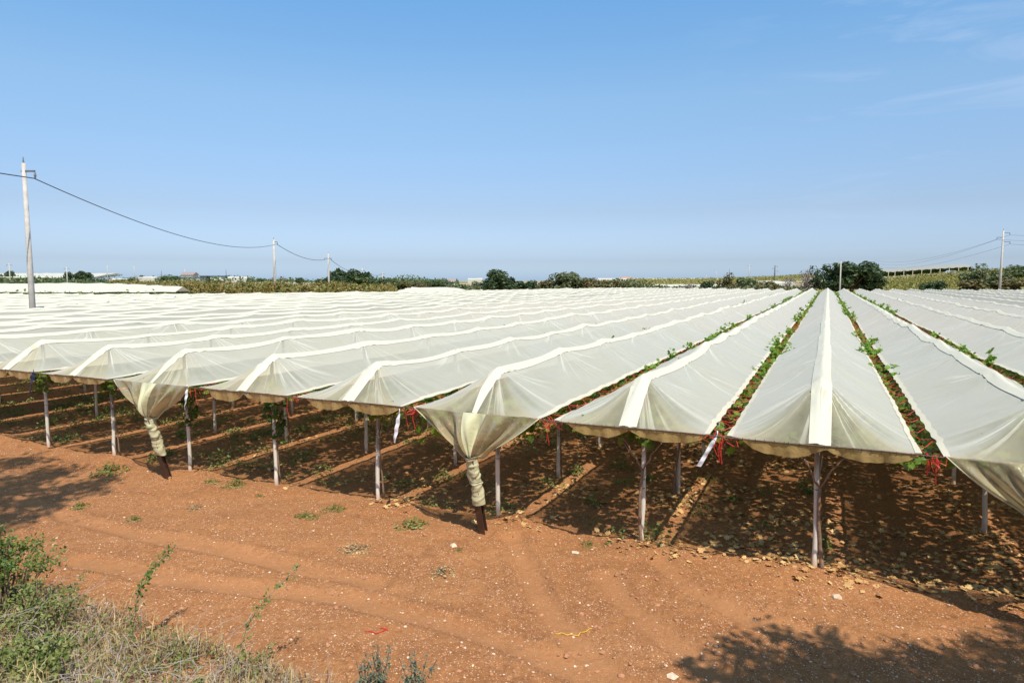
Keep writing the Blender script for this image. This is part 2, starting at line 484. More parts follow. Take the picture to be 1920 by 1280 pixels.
M['bramble'] = leaf_mat('bramble_leaf', [(0.035, 0.075, 0.014), (0.09, 0.15, 0.025), (0.20, 0.25, 0.05)], 0.3)
M['bluegreen'] = leaf_mat('blue_green_leaf', [(0.06, 0.10, 0.07), (0.11, 0.16, 0.11), (0.18, 0.22, 0.15)], 0.2)
M['dry'] = leaf_mat('dry_grass', [(0.10, 0.07, 0.045), (0.30, 0.21, 0.09), (0.46, 0.34, 0.15), (0.17, 0.125, 0.095), (0.56, 0.45, 0.26)], 0.0)
M['crumb'] = leaf_mat('dead_crumb', [(0.09, 0.055, 0.035), (0.22, 0.14, 0.08), (0.40, 0.29, 0.18), (0.17, 0.115, 0.085), (0.62, 0.52, 0.40)], 0.0)
M['fallen'] = leaf_mat('fallen_leaf', [(0.30, 0.14, 0.05), (0.46, 0.25, 0.09), (0.60, 0.39, 0.17), (0.40, 0.20, 0.07)], 0.0)
M['t_dark'] = leaf_mat('tree_dark', [(0.018, 0.034, 0.014), (0.035, 0.06, 0.020), (0.065, 0.095, 0.030)], 0.2, 0.9)
M['t_mid'] = leaf_mat('tree_mid', [(0.032, 0.052, 0.018), (0.06, 0.09, 0.028), (0.11, 0.14, 0.045)], 0.2, 0.9)
M['t_olive'] = leaf_mat('tree_olive', [(0.06, 0.075, 0.035), (0.11, 0.13, 0.055), (0.17, 0.18, 0.09)], 0.2, 0.9)
M['t_brown'] = leaf_mat('tree_brown', [(0.06, 0.055, 0.022), (0.12, 0.095, 0.035), (0.22, 0.15, 0.05)], 0.2, 0.9)
M['t_scrub'] = leaf_mat('hedge_leaf', [(0.03, 0.045, 0.015), (0.07, 0.09, 0.028), (0.13, 0.12, 0.045), (0.17, 0.12, 0.06)], 0.1, 0.35)
M['t_grey'] = leaf_mat('tree_bare', [(0.13, 0.10, 0.08), (0.20, 0.155, 0.13), (0.28, 0.22, 0.19)], 0.0, 0.9)
M['vineyard'] = leaf_mat('autumn_vine', [(0.045, 0.065, 0.015), (0.11, 0.125, 0.025), (0.20, 0.17, 0.035), (0.22, 0.115, 0.03), (0.08, 0.10, 0.02)], 0.15, 0.18)
M['vineyard_y'] = leaf_mat('yellow_vine', [(0.07, 0.085, 0.02), (0.15, 0.155, 0.03), (0.27, 0.22, 0.045), (0.19, 0.115, 0.03)], 0.2, 0.15)

def ground_mat():
    m, n, out = new_mat('red_earth')
    geo = nd(n, 'ShaderNodeNewGeometry')
    P = geo.outputs['Position']
    big = noise(n, 0.35, 4, 0.55, P)
    mid = noise(n, 2.2, 5, 0.6, P)
    fin = noise(n, 16.0, 5, 0.65, P)
    c = ramp(n, big, [(0.3, (0.3039, 0.1288, 0.04978)), (0.7, (0.3926, 0.1749, 0.0697))])
    c = mixc(n, mrange(n, mid, 0.35, 0.75, 0, 0.75), c, (0.2711, 0.1086, 0.04082))
    c = mixc(n, mrange(n, noise(n, 0.9, 5, 0.7, P, 1.2), 0.56, 0.64, 0, 0.45), c, (0.208, 0.08715, 0.04158))
    trk = nd(n, 'ShaderNodeAttribute', attribute_name='track').outputs['Fac']
    # drier, paler dust along the wheel tracks
    mpn = nd(n, 'ShaderNodeMapping'); mpn.inputs['Rotation'].default_value = (0, 0, AZ + 0.05); mpn.inputs['Scale'].default_value = (0.16, 1.5, 1)
    n.links.new(P, mpn.inputs['Vector'])
    tr = noise(n, 1.0, 4, 0.55, mpn.outputs[0], 0.4)
    c = mixc(n, mrange(n, tr, 0.5, 0.72, 0, 0.4), c, (0.4394, 0.2043, 0.08761))
    c = mixc(n, mrange(n, fin, 0.55, 0.75, 0, 0.6), c, (0.5048, 0.2623, 0.1195))
    c = mixc(n, math_(n, 'MULTIPLY', trk, 0.5), c, (0.4207, 0.1978, 0.08761))
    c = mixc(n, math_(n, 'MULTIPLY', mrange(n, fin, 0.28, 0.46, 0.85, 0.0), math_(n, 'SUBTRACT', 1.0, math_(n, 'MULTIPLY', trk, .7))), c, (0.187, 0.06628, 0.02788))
    # pale limestone grit
    for sc, thr, pw in ((24.0, 0.30, 0.66), (46.0, 0.34, 0.60), (11.0, 0.16, 0.80)):
        v = nd(n, 'ShaderNodeTexVoronoi', i_Scale=sc); v.inputs['Randomness'].default_value = 1.0
        n.links.new(P, v.inputs['Vector'])
        sep = nd(n, 'ShaderNodeSeparateColor'); n.links.new(v.outputs['Color'], sep.inputs[0])
        sel = math_(n, 'MULTIPLY', mrange(n, v.outputs['Distance'], thr, thr * 0.75, 0, 1), math_(n, 'GREATER_THAN', sep.outputs[0], pw))
        sel = math_(n, 'MULTIPLY', math_(n, 'MULTIPLY', sel, mrange(n, mid, 0.35, 0.65, 0.25, 1.0)), math_(n, 'SUBTRACT', 1.0, math_(n, 'MULTIPLY', trk, .75)))
        c = mixc(n, math_(n, 'MULTIPLY', sel, 0.72), c, (0.7853, 0.5523, 0.3784))
    # far land: stubble, olive scrub and pale fields
    ln = nd(n, 'ShaderNodeVectorMath', operation='LENGTH'); n.links.new(P, ln.inputs[0])
    ff = mrange(n, ln.outputs['Value'], 70, 160)
    mp2 = nd(n, 'ShaderNodeMapping'); mp2.inputs['Scale'].default_value = (0.006, 0.02, 0.0)
    n.links.new(P, mp2.inputs['Vector'])
    fl = noise(n, 1.0, 5, 0.6, mp2.outputs[0])
    fc = ramp(n, fl, [(0.35, (0.16, 0.15, 0.06)), (0.47, (0.24, 0.20, 0.08)), (0.55, (0.42, 0.34, 0.22)), (0.66, (0.14, 0.13, 0.05))])
    c = mixc(n, ff, c, fc)
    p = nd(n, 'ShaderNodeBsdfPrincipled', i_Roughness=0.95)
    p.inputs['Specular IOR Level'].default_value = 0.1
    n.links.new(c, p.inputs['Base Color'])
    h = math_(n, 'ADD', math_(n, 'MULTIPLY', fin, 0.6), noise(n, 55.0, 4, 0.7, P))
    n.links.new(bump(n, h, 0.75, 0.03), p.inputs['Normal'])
    n.links.new(p.outputs[0], out.inputs['Surface'])
    return m
M['ground'] = ground_mat()

def post_mat():
    m, n, out = new_mat('limewashed_wood')
    tcn = nd(n, 'ShaderNodeTexCoord')
    mpn = nd(n, 'ShaderNodeMapping'); mpn.inputs['Scale'].default_value = (14, 14, 1.3)
    n.links.new(tcn.outputs['Object'], mpn.inputs['Vector'])
    oi = nd(n, 'ShaderNodeObjectInfo')
    f = noise(n, 1.5, 5, 0.65, mpn.outputs[0])
    c = ramp(n, f, [(0.3, (0.13, 0.10, 0.075)), (0.55, (0.36, 0.30, 0.24)), (0.75, (0.47, 0.41, 0.35))])
    sp = nd(n, 'ShaderNodeSeparateXYZ'); n.links.new(tcn.outputs['Object'], sp.inputs[0])
    z = math_(n, 'ADD', sp.outputs['Z'], math_(n, 'MULTIPLY', math_(n, 'SUBTRACT', noise(n, 1.0, 4, 0.7, mpn.outputs[0]), 0.5), 1.0))
    z = math_(n, 'SUBTRACT', z, math_(n, 'MULTIPLY', oi.outputs['Random'], 0.7))
    lw = mrange(n, z, 0.85, 1.05, 0.9, 0.0)
    c = mixc(n, lw, c, (0.72, 0.65, 0.57))
    c = mixc(n, mrange(n, sp.outputs['Z'], 0.02, 0.22, 0.7, 0.0), c, (0.42, 0.24, 0.13))
    p = nd(n, 'ShaderNodeBsdfPrincipled', i_Roughness=0.9)
    n.links.new(c, p.inputs['Base Color'])
    n.links.new(bump(n, f, 0.5, 0.01), p.inputs['Normal'])
    n.links.new(p.outputs[0], out.inputs['Surface'])
    return m
M['post'] = post_mat()

# ------------------------------------------------------------------ ground: one sheet to the horizon
def build_ground():
    th = np.radians(np.concatenate([np.arange(-180, -48, 6.0), np.arange(-48, 48, 0.14), np.arange(48, 180, 6.0)]))
    r = [1.5]
    while r[-1] < 4000:
        g = 0.0044 if 5.5 < r[-1] < 21 else (0.014 if r[-1] < 60 else 0.05)
        r.append(r[-1] * (1 + g))
    r = np.array(r)
    X = r[:, None] * np.sin(th)[None]; Y = r[:, None] * np.cos(th)[None]
    Z = terrain(X, Y)
    P = np.stack([X, Y, Z], -1)
    m, n = P.shape[:2]
    i = np.arange(m * n).reshape(m, n); j = np.roll(i, -1, 1)
    q = np.stack([i[:-1], i[1:], j[1:], j[:-1]], -1).reshape(-1, 4)
    mb = MB(); mb.add(P.reshape(-1, 3), q)
    mb.f.append(i[0].tolist())
    o = mb.obj('ground', M['ground'], smooth=True)
    td = track_field(X, Y) + 0.10 * vnoise(X, Y, 1.1)
    o.data.attributes.new('track', 'FLOAT', 'POINT').data.foreach_set('value', np.clip(1.25 - td / .24, 0, 1).astype(np.float32).ravel())
    tag(o, 'reddish brown stony earth running under the vineyard to the horizon', None, None, 'structure')
build_ground()

# ------------------------------------------------------------------ plastic rain covers over the rows
HR, HE, OV, BAY, HW = 2.86, 2.15, 0.93, 3.12, 1.222
ANCH = (2, 5, -1)
ORD = ['', 'first', 'second', 'third', 'fourth', 'fifth', 'sixth', 'seventh', 'eighth', 'ninth', 'tenth', 'eleventh', 'twelfth', 'thirteenth',
       'fourteenth', 'fifteenth', 'sixteenth', 'seventeenth', 'eighteenth', 'nineteenth', 'twentieth'] + \
      ['twenty-' + s for s in 'first second third fourth fifth sixth seventh eighth ninth'.split()] + ['thirtieth'] + \
      ['thirty-' + s for s in 'first second third fourth fifth sixth'.split()]
def which(j):
    if j == 0: return 'the central ridge'
    return '%s ridge %s of the central one' % (ORD[abs(j)], 'left' if j > 0 else 'right')
DZ = {0: 0.10, 1: 0.0, 2: -0.03, 3: -0.07, 4: -0.04, 5: -0.03, 6: -0.05, 7: -0.02}
def row_end(j):
    return float(np.interp(j, [-12, 15.2, 16.5, 18, 20, 24, 26, 31.5, 36], [133, 133, 124, 102, 78, 54, 47, 40, 36]))
def row_x(j): return -ROW * j

def cover_shape(j, fine):
    rg = np.random.default_rng(100 + j)
    end = row_end(j)
    nb = int(end // BAY)
    pk = HR + DZ.get(j, 0.0) + rg.normal(0, 0.035, nb + 2)
    pk[0] = HR + DZ.get(j, 0.0)
    ed = HE + rg.normal(0, 0.03, (nb + 2, 2)); ed[0] = HE
    sg = rg.uniform(0.05, 0.11, nb + 2)
    ph = rg.uniform(0, 6.28, 8)
    def z(x, y):
        x = np.asarray(x, float); y = np.asarray(y, float)
        t = np.clip(y / BAY, 0, nb + 0.999); b = t.astype(int); f = t - b
        hr = pk[b] * (1 - f) + pk[b + 1] * f - sg[b] * 4 * f * (1 - f) * (0.6 + 0.4 * f)
        s = (x > 0).astype(int)
        he = ed[b, s] * (1 - f) + ed[b + 1, s] * f
        hip = np.clip((y + OV) / OV, 0, 1)
        hr = np.where(y < 0, he + (hr - he) * (1 - (1 - hip) ** 1.25), hr)
        fr = np.clip(np.abs(x) / HW, 0, 1)
        base = he + (hr - he) * (1 - fr) ** (1.06)
        base = base - 0.05 * np.sin(fr * math.pi) * (0.6 + 0.4 * np.sin(y * 2.1 + ph[0])) * np.where(y < 0, 0.5, 1)
        if fine:
            # folds fanning out from every ridge post
            d = y - np.round(y / BAY) * BAY
            a = np.arctan2(np.abs(x), d + 1e-6)
            rr = np.hypot(x, d)
            fold = (np.sin(a * 13 + ph[1] + s * 2 + b * 1.7) + 0.6 * np.sin(a * 29 + ph[2] + b)) * 0.011 * np.exp(-(rr / 1.3) ** 2) * np.clip(rr / 0.25, 0, 1)
            base = base + fold * np.clip((1 - fr) * 6, 0, 1) * np.where(y < 0, 1.5, 1)
            base = base + 0.010 * np.sin(fr * 5 + y * 3.3 + ph[3]) * fr
        return base
    return z, nb * BAY, ph

def edge_w(y, ph, side):
    return HW - 0.022 * np.abs(np.sin(y * math.pi / 0.62 + ph[4 + side])) ** 1.5 * (y > -0.2) - 0.03 * vnoise(y, y * 0 + ph[6 + side], 0.45)

def make_cover(j):
    fine = -3 <= j <= 9
    z, yend, ph = cover_shape(j, fine)
    per = 14 if -2 <= j <= 6 else (8 if fine else 4)
    ys = np.concatenate([np.linspace(-OV, 0, 15 if fine else 4)[:-1], np.arange(0, yend + 1e-3, BAY / per)])
    if fine and per == 14:                          # coarse past the tenth bay
        ys = np.concatenate([np.linspace(-OV, 0, 22)[:-1], np.arange(0, BAY * 3, BAY / 24), ys[(ys >= BAY * 3 - 1e-3) & (ys < BAY * 10)], np.arange(BAY * 10, yend + 1e-3, BAY / 5)])
    root = empty('rain_cover', F(row_x(j), 0), RZ)
    extra = {0: 'pale translucent film cover with its ridge running straight at the dark big tree'}
    if j in (2, 5): lab = 'film cover gathered down to a leaning anchor post, %s' % which(j)
    elif j == -1: lab = 'film cover with sagging yellowish front drape, first ridge right of the central one'
    else: lab = extra.get(j, 'pale translucent film cover along the %s' % which(j))
    tag(root, lab, 'rain cover', 'film rain covers over the vine rows')
    fs = np.linspace(0, 1, (21 if per == 14 else 13) if fine else 5)
    fan = []; hip = []
    mb = MB()
    for side, sg in ((0, -1), (1, 1)):
        ew = edge_w(ys, ph, side) if fine else np.full(len(ys), HW)
        X = sg * fs[None] * ew[:, None]
        Y = np.repeat(ys[:, None], len(fs), 1)
        Z = z(np.where(np.abs(X) < 1e-6, sg * 1e-6, X), Y)
        mb.grid(np.stack([X, Y, Z], -1), flip=(sg < 0))
        b_ = np.maximum(np.round(Y / BAY), 0); dy = Y - b_ * BAY
        hip.append(sstep(-.12, .18, np.clip(-Y, 0, 9) / OV - np.abs(X) / HW).ravel() * (Y < 0).ravel())
        fan.append(np.stack([np.arctan2(np.abs(X), dy + 1e-4), np.hypot(X, dy), b_ * 1.7 + sg * .8 + j * 3.1], -1).reshape(-1, 3))
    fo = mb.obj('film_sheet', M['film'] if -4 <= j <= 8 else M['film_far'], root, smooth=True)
    if fine:
        fo.data.attributes.new('fan', 'FLOAT_VECTOR', 'POINT').data.foreach_set('vector', np.concatenate(fan).astype(np.float32).ravel())
        fo.data.attributes.new('hip', 'FLOAT', 'POINT').data.foreach_set('value', np.concatenate(hip).astype(np.float32))
    bw = 0.14
    xb = np.array([-bw, -bw / 2, -0.03, 0.0, 0.03, bw / 2, bw])
    yb = ys
    wv = np.ones(len(yb))
    if j in ANCH: wv = np.where(yb < 0, 1 + yb / OV * 0.68, 1)
    X = xb[None] * wv[:, None] + 0.010 * np.sin(yb * 0.9 + ph[5])[:, None]
    Y = np.repeat(yb[:, None], len(xb), 1)
    mb = MB(); mb.grid(np.stack([X, Y, z(X, Y) + 0.012], -1))
    mb.obj('ridge_band', M['band'], root, smooth=True)
    if fine:
        mb = MB()
        for side, sg in ((0, -1), (1, 1)):
            ew = edge_w(ys, ph, side)
            X = sg * (ew[:, None] + np.array([[-0.075, -0.035, 0.004]]))
            Y = np.repeat(ys[:, None], 3, 1)
            Z = z(X, Y) + 0.008
            mb.grid(np.stack([X, Y, Z], -1), flip=(sg < 0))
        mb.obj('edge_hem', M['hem'], root, smooth=True)
    if -3 <= j <= 10 and j not in ANCH:
        rg = np.random.default_rng(300 + j)
        xs = np.linspace(-HW + 0.22, HW - 0.06, 50)
        s0 = (xs + HW - 0.22) / (2 * HW - 0.28)
        c = rg.uniform(0.42, 0.54)
        lob = np.where(s0 < c, np.sin(np.clip(s0 / c, 0, 1) * math.pi) ** 0.7 * rg.uniform(0.14, 0.20), np.sin(np.clip((s0 - c) / (1 - c), 0, 1) * math.pi) ** 0.7 * rg.uniform(0.11, 0.18))
        dep = 0.035 + lob * 1.02 + 0.005 * np.sin(s0 * 23)
        tt = np.linspace(0, 1, 9)
        X = np.repeat(xs[None], 9, 0)
        Y = -OV + 0.012 + tt[:, None] * 0.02 * (0.4 + lob[None] * 4) + 0.025 * np.sin(s0 * 31 + 1)[None] * tt[:, None] + 0.015 * np.sin(s0 * 77)[None] * tt[:, None]
        Z = HE - 0.012 - tt[:, None] * dep[None]
        mb = MB(); mb.grid(np.stack([X, Y, Z], -1))
        mb.obj('front_flap', M['flap'], root, smooth=True)
    if j in ANCH:
        make_drape(root, j)
    return root

FOOT = np.array([0.0, -0.60, 0.0]); HEAD = np.array([-0.02, -1.00, 1.42])
def make_drape(root, j):
    """the cover's loose end, hanging from the front wire and gathered to the top of the leaning anchor"""
    rg = np.random.default_rng(500 + j)
    ns, nt_ = 90, 26
    s = np.linspace(-1, 1, ns); t = np.linspace(0, 1, nt_)
    s2, t2 = np.meshgrid(s, t)
    top = np.stack([s2 * (HW - 0.02), -OV + 0.0 * s2 - 0.03 * (1 - np.abs(s2)) - .012, HE + 0.010 + 0 * s2], -1)
    ang = s2 * 2.6
    end = np.stack([HEAD[0] + 0.075 * np.sin(ang), HEAD[1] - 0.075 * np.cos(ang), HEAD[2] + 0 * s2], -1)
    k = (t2 ** (0.95 + 0.15 * (1 - np.abs(s2))))[..., None]
    P = top * (1 - k) + end * k
    P[..., 0] = top[..., 0] * (1 - t2) ** 1.12 + end[..., 0] * (1 - (1 - t2) ** 1.12)
    P[..., 2] -= (0.075 * np.sin(t2 * math.pi) + 0.10 * np.exp(-((t2 - .84) / .12) ** 2)) * np.abs(s2) ** 2.2 + 0.03 * np.sin(t2 * math.pi)
    amp = np.sin(np.clip(t2, 0, 1) * math.pi) ** 0.8
    P[..., 1] -= amp * (0.075 * np.sin(s2 * 11 + 0.8 + j + 2.2 * t2) + 0.05 * np.sin(s2 * 24 + j - 1.5 * t2) + 0.06 * np.exp(-((s2 + 0.12) / 0.12) ** 2))
    P[..., 1] -= 0.10 * amp * (1 - np.abs(s2))
    mb = MB(); mb.grid(P)
    d = mb.obj('end_drape', M['drape'], root, smooth=True)
    d['label'] = 'yellowish gathered end of the film'
    # thick rolled hem along both free edges
    mb = MB()
    for e in (0, -1):
        q = P[:, e].copy()
        mb.tube(q, 0.010, 6)
    mb.obj('drape_hem', M['tail'], root, smooth=True)
    # opaque band folded into the gather
    mb = MB()
    c = ns // 2
    for off, wd in ((-2, 5), (6, 3)):
        Q = P[:, c + off - wd:c + off + wd + 1].copy(); Q[..., 1] -= 0.012
        mb.grid(Q)
    mb.obj('folded_band', M['tail'], root, smooth=True)
    # wrapped tail round the anchor
    n1, n2 = 60, 22
    a = np.linspace(0, 2 * math.pi, n2); h = np.linspace(0, 1, n1)
    A, Hh = np.meshgrid(a, h)
    ax = HEAD[None, None] * (1 - Hh[..., None]) + (FOOT + (HEAD - FOOT) * 0.36)[None, None] * Hh[..., None]
    rad = 0.108 + 0.040 * vnoise(np.cos(A) * 1.3 + Hh * 3, np.sin(A) * 1.3 + Hh * 9 + j * 3, 1.0) * (1.1 - Hh * .6) + 0.035 * vnoise(np.cos(A) * 1.6 - 4 * Hh, np.sin(A) * 1.6 + Hh * 24 + j, 1.0) * (1.1 - Hh * .7) + 0.006 * np.sin(A * 3 + Hh * 9)
    rad = rad + 0.012 * (np.abs(Hh - 0.55) < 0.02)
    Q = ax + np.stack([rad * np.cos(A), rad * np.sin(A), 0 * A + 0.01 * np.sin(A * 2 + j)], -1)
    mb = MB(); mb.grid(Q, flip=True)
    mb.obj('wrapped_tail', M['tail'], root, smooth=True)
    for hh in (0.03, 0.53):
        ii = int(hh * (n1 - 1))
        ring = Q[ii] + (Q[ii] - ax[ii]) * 0.08
        MB().tube(ring, 0.006, 4, False).obj('binding_cord', M['wire'], root, smooth=True)

for j in range(-11, 36): make_cover(j)

# leaning anchors
for j in ANCH:
    x = row_x(j)
    loc = F(x, 0); 
    root = empty('anchor_post', F(x + FOOT[0], FOOT[1], T(*F(x, FOOT[1])[:2])), RZ)
    tag(root, {2: 'leaning brown steel anchor post in the middle of the front line', 5: 'strongly leaning brown anchor post at the far left of the front line',
               -1: 'brown steel anchor post under the sagging drape at the right'}[j], 'anchor post', 'leaning anchors of the covers')
    lean = (HEAD - FOOT) / np.linalg.norm(HEAD - FOOT)
    def beam(lo, hi, w, yo, dp):
        mb = MB()
        v = []
        for zz in (-0.3, 1.52):
            c = lean * zz / lean[2]
            for (a, b) in ((-w, yo), (w, yo), (w, yo + dp), (-w, yo + dp)): v.append((c[0] + a, c[1] + b, c[2]))
        mb.add(v, [[0, 3, 2, 1], [4, 5, 6, 7], [0, 1, 5, 4], [1, 2, 6, 5], [2, 3, 7, 6], [3, 0, 4, 7]])
        return mb
    beam(0, 0, 0.062, -0.060, 0.014).obj('front_flange', M['steel'], root)
    beam(0, 0, 0.062, 0.046, 0.014).obj('rear_flange', M['steel'], root)
    beam(0, 0, 0.008, -0.045, 0.090).obj('web', M['steel'], root)

# front wire carrying the covers' ends, and the wires along the gaps
mb = MB()
xs = np.linspace(row_x(36), row_x(-11), 300)
rg = np.random.default_rng(5)
mb.tube(np.stack([xs, np.full(300, -OV + 0.004), HE - 0.014 + 0.008 * np.sin(xs * 2.3)], -1), 0.011, 6)
for x in np.arange(row_x(10), row_x(-3), 0.11):
    x = x + rg.uniform(-0.03, 0.03)
    if any(abs(x - row_x(j)) < HW for j in ANCH): continue
    mb.tube([(x, -OV - 0.006, HE + 0.006), (x + 0.004, -OV - 0.004, HE - 0.03), (x + rg.uniform(-.015, .015), -OV + 0.01, HE - 0.05)], 0.004, 4)
tag(mb.obj('front_wire', M['wire'], None, F(0, 0), RZ), 'rusty wire holding up the front edges of all the covers', 'wire')

# ------------------------------------------------------------------ posts
def make_post(seed, h):
    rg = np.random.default_rng(seed)
    zs = np.concatenate([[-0.3, 0.0, 0.12], np.linspace(0.3, h, 9)])
    bend = np.cumsum(rg.normal(0, 0.006, (len(zs), 2)), 0)
    bend -= bend[1]
    r = 0.043 - 0.009 * np.clip(zs / h, 0, 1) + rg.normal(0, 0.0015, len(zs))
    mb = MB(); mb.tube(np.column_stack([bend, zs]), r, 9)
    return mb.mesh('post_shaft', M['post'], True)
PM = [make_post(i, HR - 0.03) for i in range(5)]
BANDZ = MB().tube([(0.05 * math.cos(t), 0.05 * math.sin(t), 0) for t in np.linspace(0, 6.28, 12)], 0.006, 4, False).mesh('tie_wire', M['wire'])
DEPTH = {0: 'front', 1: 'second', 2: 'third', 3: 'fourth'}
for j in range(-3, 12):
    for b in range(0, 4):
        if b == 3 and j > 8: continue
        rg = np.random.default_rng(900 + j * 10 + b)
        jx = rg.normal(0, 0.02); 
        p = F(row_x(j) + jx, b * BAY)
        where = 'central row' if j == 0 else '%s row %s of the central one' % (ORD[abs(j)], 'left' if j > 0 else 'right')
        o = empty('vineyard_post', (p[0], p[1], T(p[0], p[1]) - 0.01), RZ)
        tag(o, ('limewashed front post of the ' if b == 0 else 'weathered %s post back in the ' % DEPTH[b]) + where, 'post', 'posts of the vineyard pergola')
        hs = (HR + DZ.get(j, 0) - 0.05 - o.location.z) / (HR - 0.03)
        c = link('shaft', PM[(j * 3 + b) % 5], o, None, rg.uniform(0, 6.28))
        c.scale = (1, 1, hs)
        if b < 2 and j < 8:
            for zz in (1.15, 1.28)[:1 + (j + b) % 2]:
                w = link('tie_wire', BANDZ, o, (0, 0, zz * 0.9 + rg.uniform(-.1, .2)))

# ------------------------------------------------------------------ vines: trunks by the posts, leaf roof under the film, shoots in the gaps
def leaf_roof(seed, n, y0, y1):
    rg = np.random.default_rng(seed)
    x = rg.uniform(-1.04, 1.04, n); y = rg.uniform(y0, y1, n)
    keep = vnoise(x * 1.0 + seed * 7, y, 0.9) + rg.uniform(-0.3, 0.3, n) > -0.24
    x, y = x[keep], y[keep]; n = len(x)
    z = 1.93 + 0.16 * rg.random(n) + 0.12 * (1 - np.abs(x) / HW)
    nr = np.column_stack([rg.normal(0, .5, n), rg.normal(0, .5, n), np.ones(n)])
    return cards(np.column_stack([x, y, z]), nr, rg.uniform(0.11, 0.19, n), VINE, VINEF, rnd=rg).mesh('leaf_roof', M['vine'])
ROOFS = [leaf_roof(11 + i, 6200, -0.7, 17) for i in range(3)]
def vine_trunk(seed):
    rg = np.random.default_rng(seed)
    mb = MB()
    n = 12
    z = np.linspace(-0.05, 1.25, n)
    x = 0.05 * np.cos(z * 2.2 + seed) + rg.normal(0, 0.004, n); x = x - x[-1] + 0.02
    y = -0.03 + 0.05 * np.sin(z * 2.5 + seed) + rg.normal(0, 0.006, n)
    mb.tube(np.column_stack([x, y, z]), np.linspace(0.034, 0.024, n), 7)
    tip = np.array([x[-1], y[-1], z[-1]])
    for sx in (-1, 1):
        q = [tip]
        for k in range(1, 7):
            q.append(tip + np.array([sx * 0.055 * k + rg.normal(0, 0.012), rg.normal(0, 0.02) - 0.02 * k, 0.115 * k - 0.004 * k * k]))
        mb.tube(q, np.linspace(0.018, 0.009, 7), 6)
        q2 = [q[3]] + [q[3] + np.array([sx * 0.05 * k, rg.normal(0, 0.02), 0.06 * k]) for k in range(1, 4)]
        mb.tube(q2, np.linspace(0.009, 0.005, 4), 5)
    return mb.mesh('trunk', M['vine_bark'], True)
VT = [vine_trunk(i + 1) for i in range(3)]
def leaf_clump(seed, n, size, spread, mat):
    rg = np.random.default_rng(seed)
    p = rg.normal(size=(n, 3)) * np.array(spread)
    return cards(p, rg.normal(size=(n, 3)) + [0, -0.6, 0.8], rg.uniform(0.6, 1.2, n) * size, VINE, VINEF, rnd=rg).mesh('leaves', mat)
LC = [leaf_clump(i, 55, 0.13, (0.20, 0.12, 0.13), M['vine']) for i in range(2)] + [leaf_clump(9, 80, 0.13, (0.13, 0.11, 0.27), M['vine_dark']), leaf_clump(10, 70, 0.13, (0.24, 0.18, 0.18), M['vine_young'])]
for j in range(-3, 11):
    where = 'central row' if j == 0 else '%s row %s of the central one' % (ORD[abs(j)], 'left' if j > 0 else 'right')
    p = F(row_x(j), 0)
    rf = link('vine_foliage', ROOFS[j % 3], None, p, RZ)
    tag(rf, 'shaded grape leaves spread on wires under the film of the ' + where, 'vine foliage', 'vine leaf roofs under the covers', 'stuff')
    for b in (0, 1):
        if b == 1 and j > 5: continue
        p = F(row_x(j) + 0.06, b * BAY - 0.03)
        v = empty('grapevine', (p[0], p[1], T(p[0], p[1])), RZ)
        tag(v, ('forked grapevine trunk at the front post of the ' if b == 0 else 'grapevine trunk at the second post of the ') + where, 'grapevine', 'grapevines trained up the posts')
        tr = link('trunk', VT[0 if j == 0 and b == 0 else (j + b) % 3], v)
        tr.location = (-0.045, 0.0, 0)
        if j not in (0, 1): tr.location = (-0.05, 0.10, -0.02); tr.scale = (.6, .6, 1)
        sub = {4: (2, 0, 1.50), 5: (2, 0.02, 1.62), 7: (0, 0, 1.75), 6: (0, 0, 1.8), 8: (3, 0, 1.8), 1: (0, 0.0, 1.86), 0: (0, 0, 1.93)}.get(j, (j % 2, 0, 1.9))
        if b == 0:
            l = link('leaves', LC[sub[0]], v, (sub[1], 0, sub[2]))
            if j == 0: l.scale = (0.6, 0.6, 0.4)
for (fx, fy, fz, mi, sc, lab) in ((-ROW * 2.62, 0.7, 1.72, 3, 1.0, 'bright green vine leaves hanging beside the white ribbon in the middle'),
                                  (-ROW * 1.86 + .45, -0.5, 1.82, 0, 0.7, 'small sprig of vine leaves by the red knot in the middle'),
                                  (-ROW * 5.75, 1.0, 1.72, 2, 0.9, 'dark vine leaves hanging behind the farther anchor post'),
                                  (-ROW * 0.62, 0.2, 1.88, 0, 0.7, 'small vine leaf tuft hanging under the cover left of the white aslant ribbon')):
    p = F(fx, fy, fz)
    o = empty('vine_sprig', p, RZ)
    tag(o, lab, 'vine sprig')
    c = link('leaves', LC[mi], o); c.scale = (sc, sc, sc)

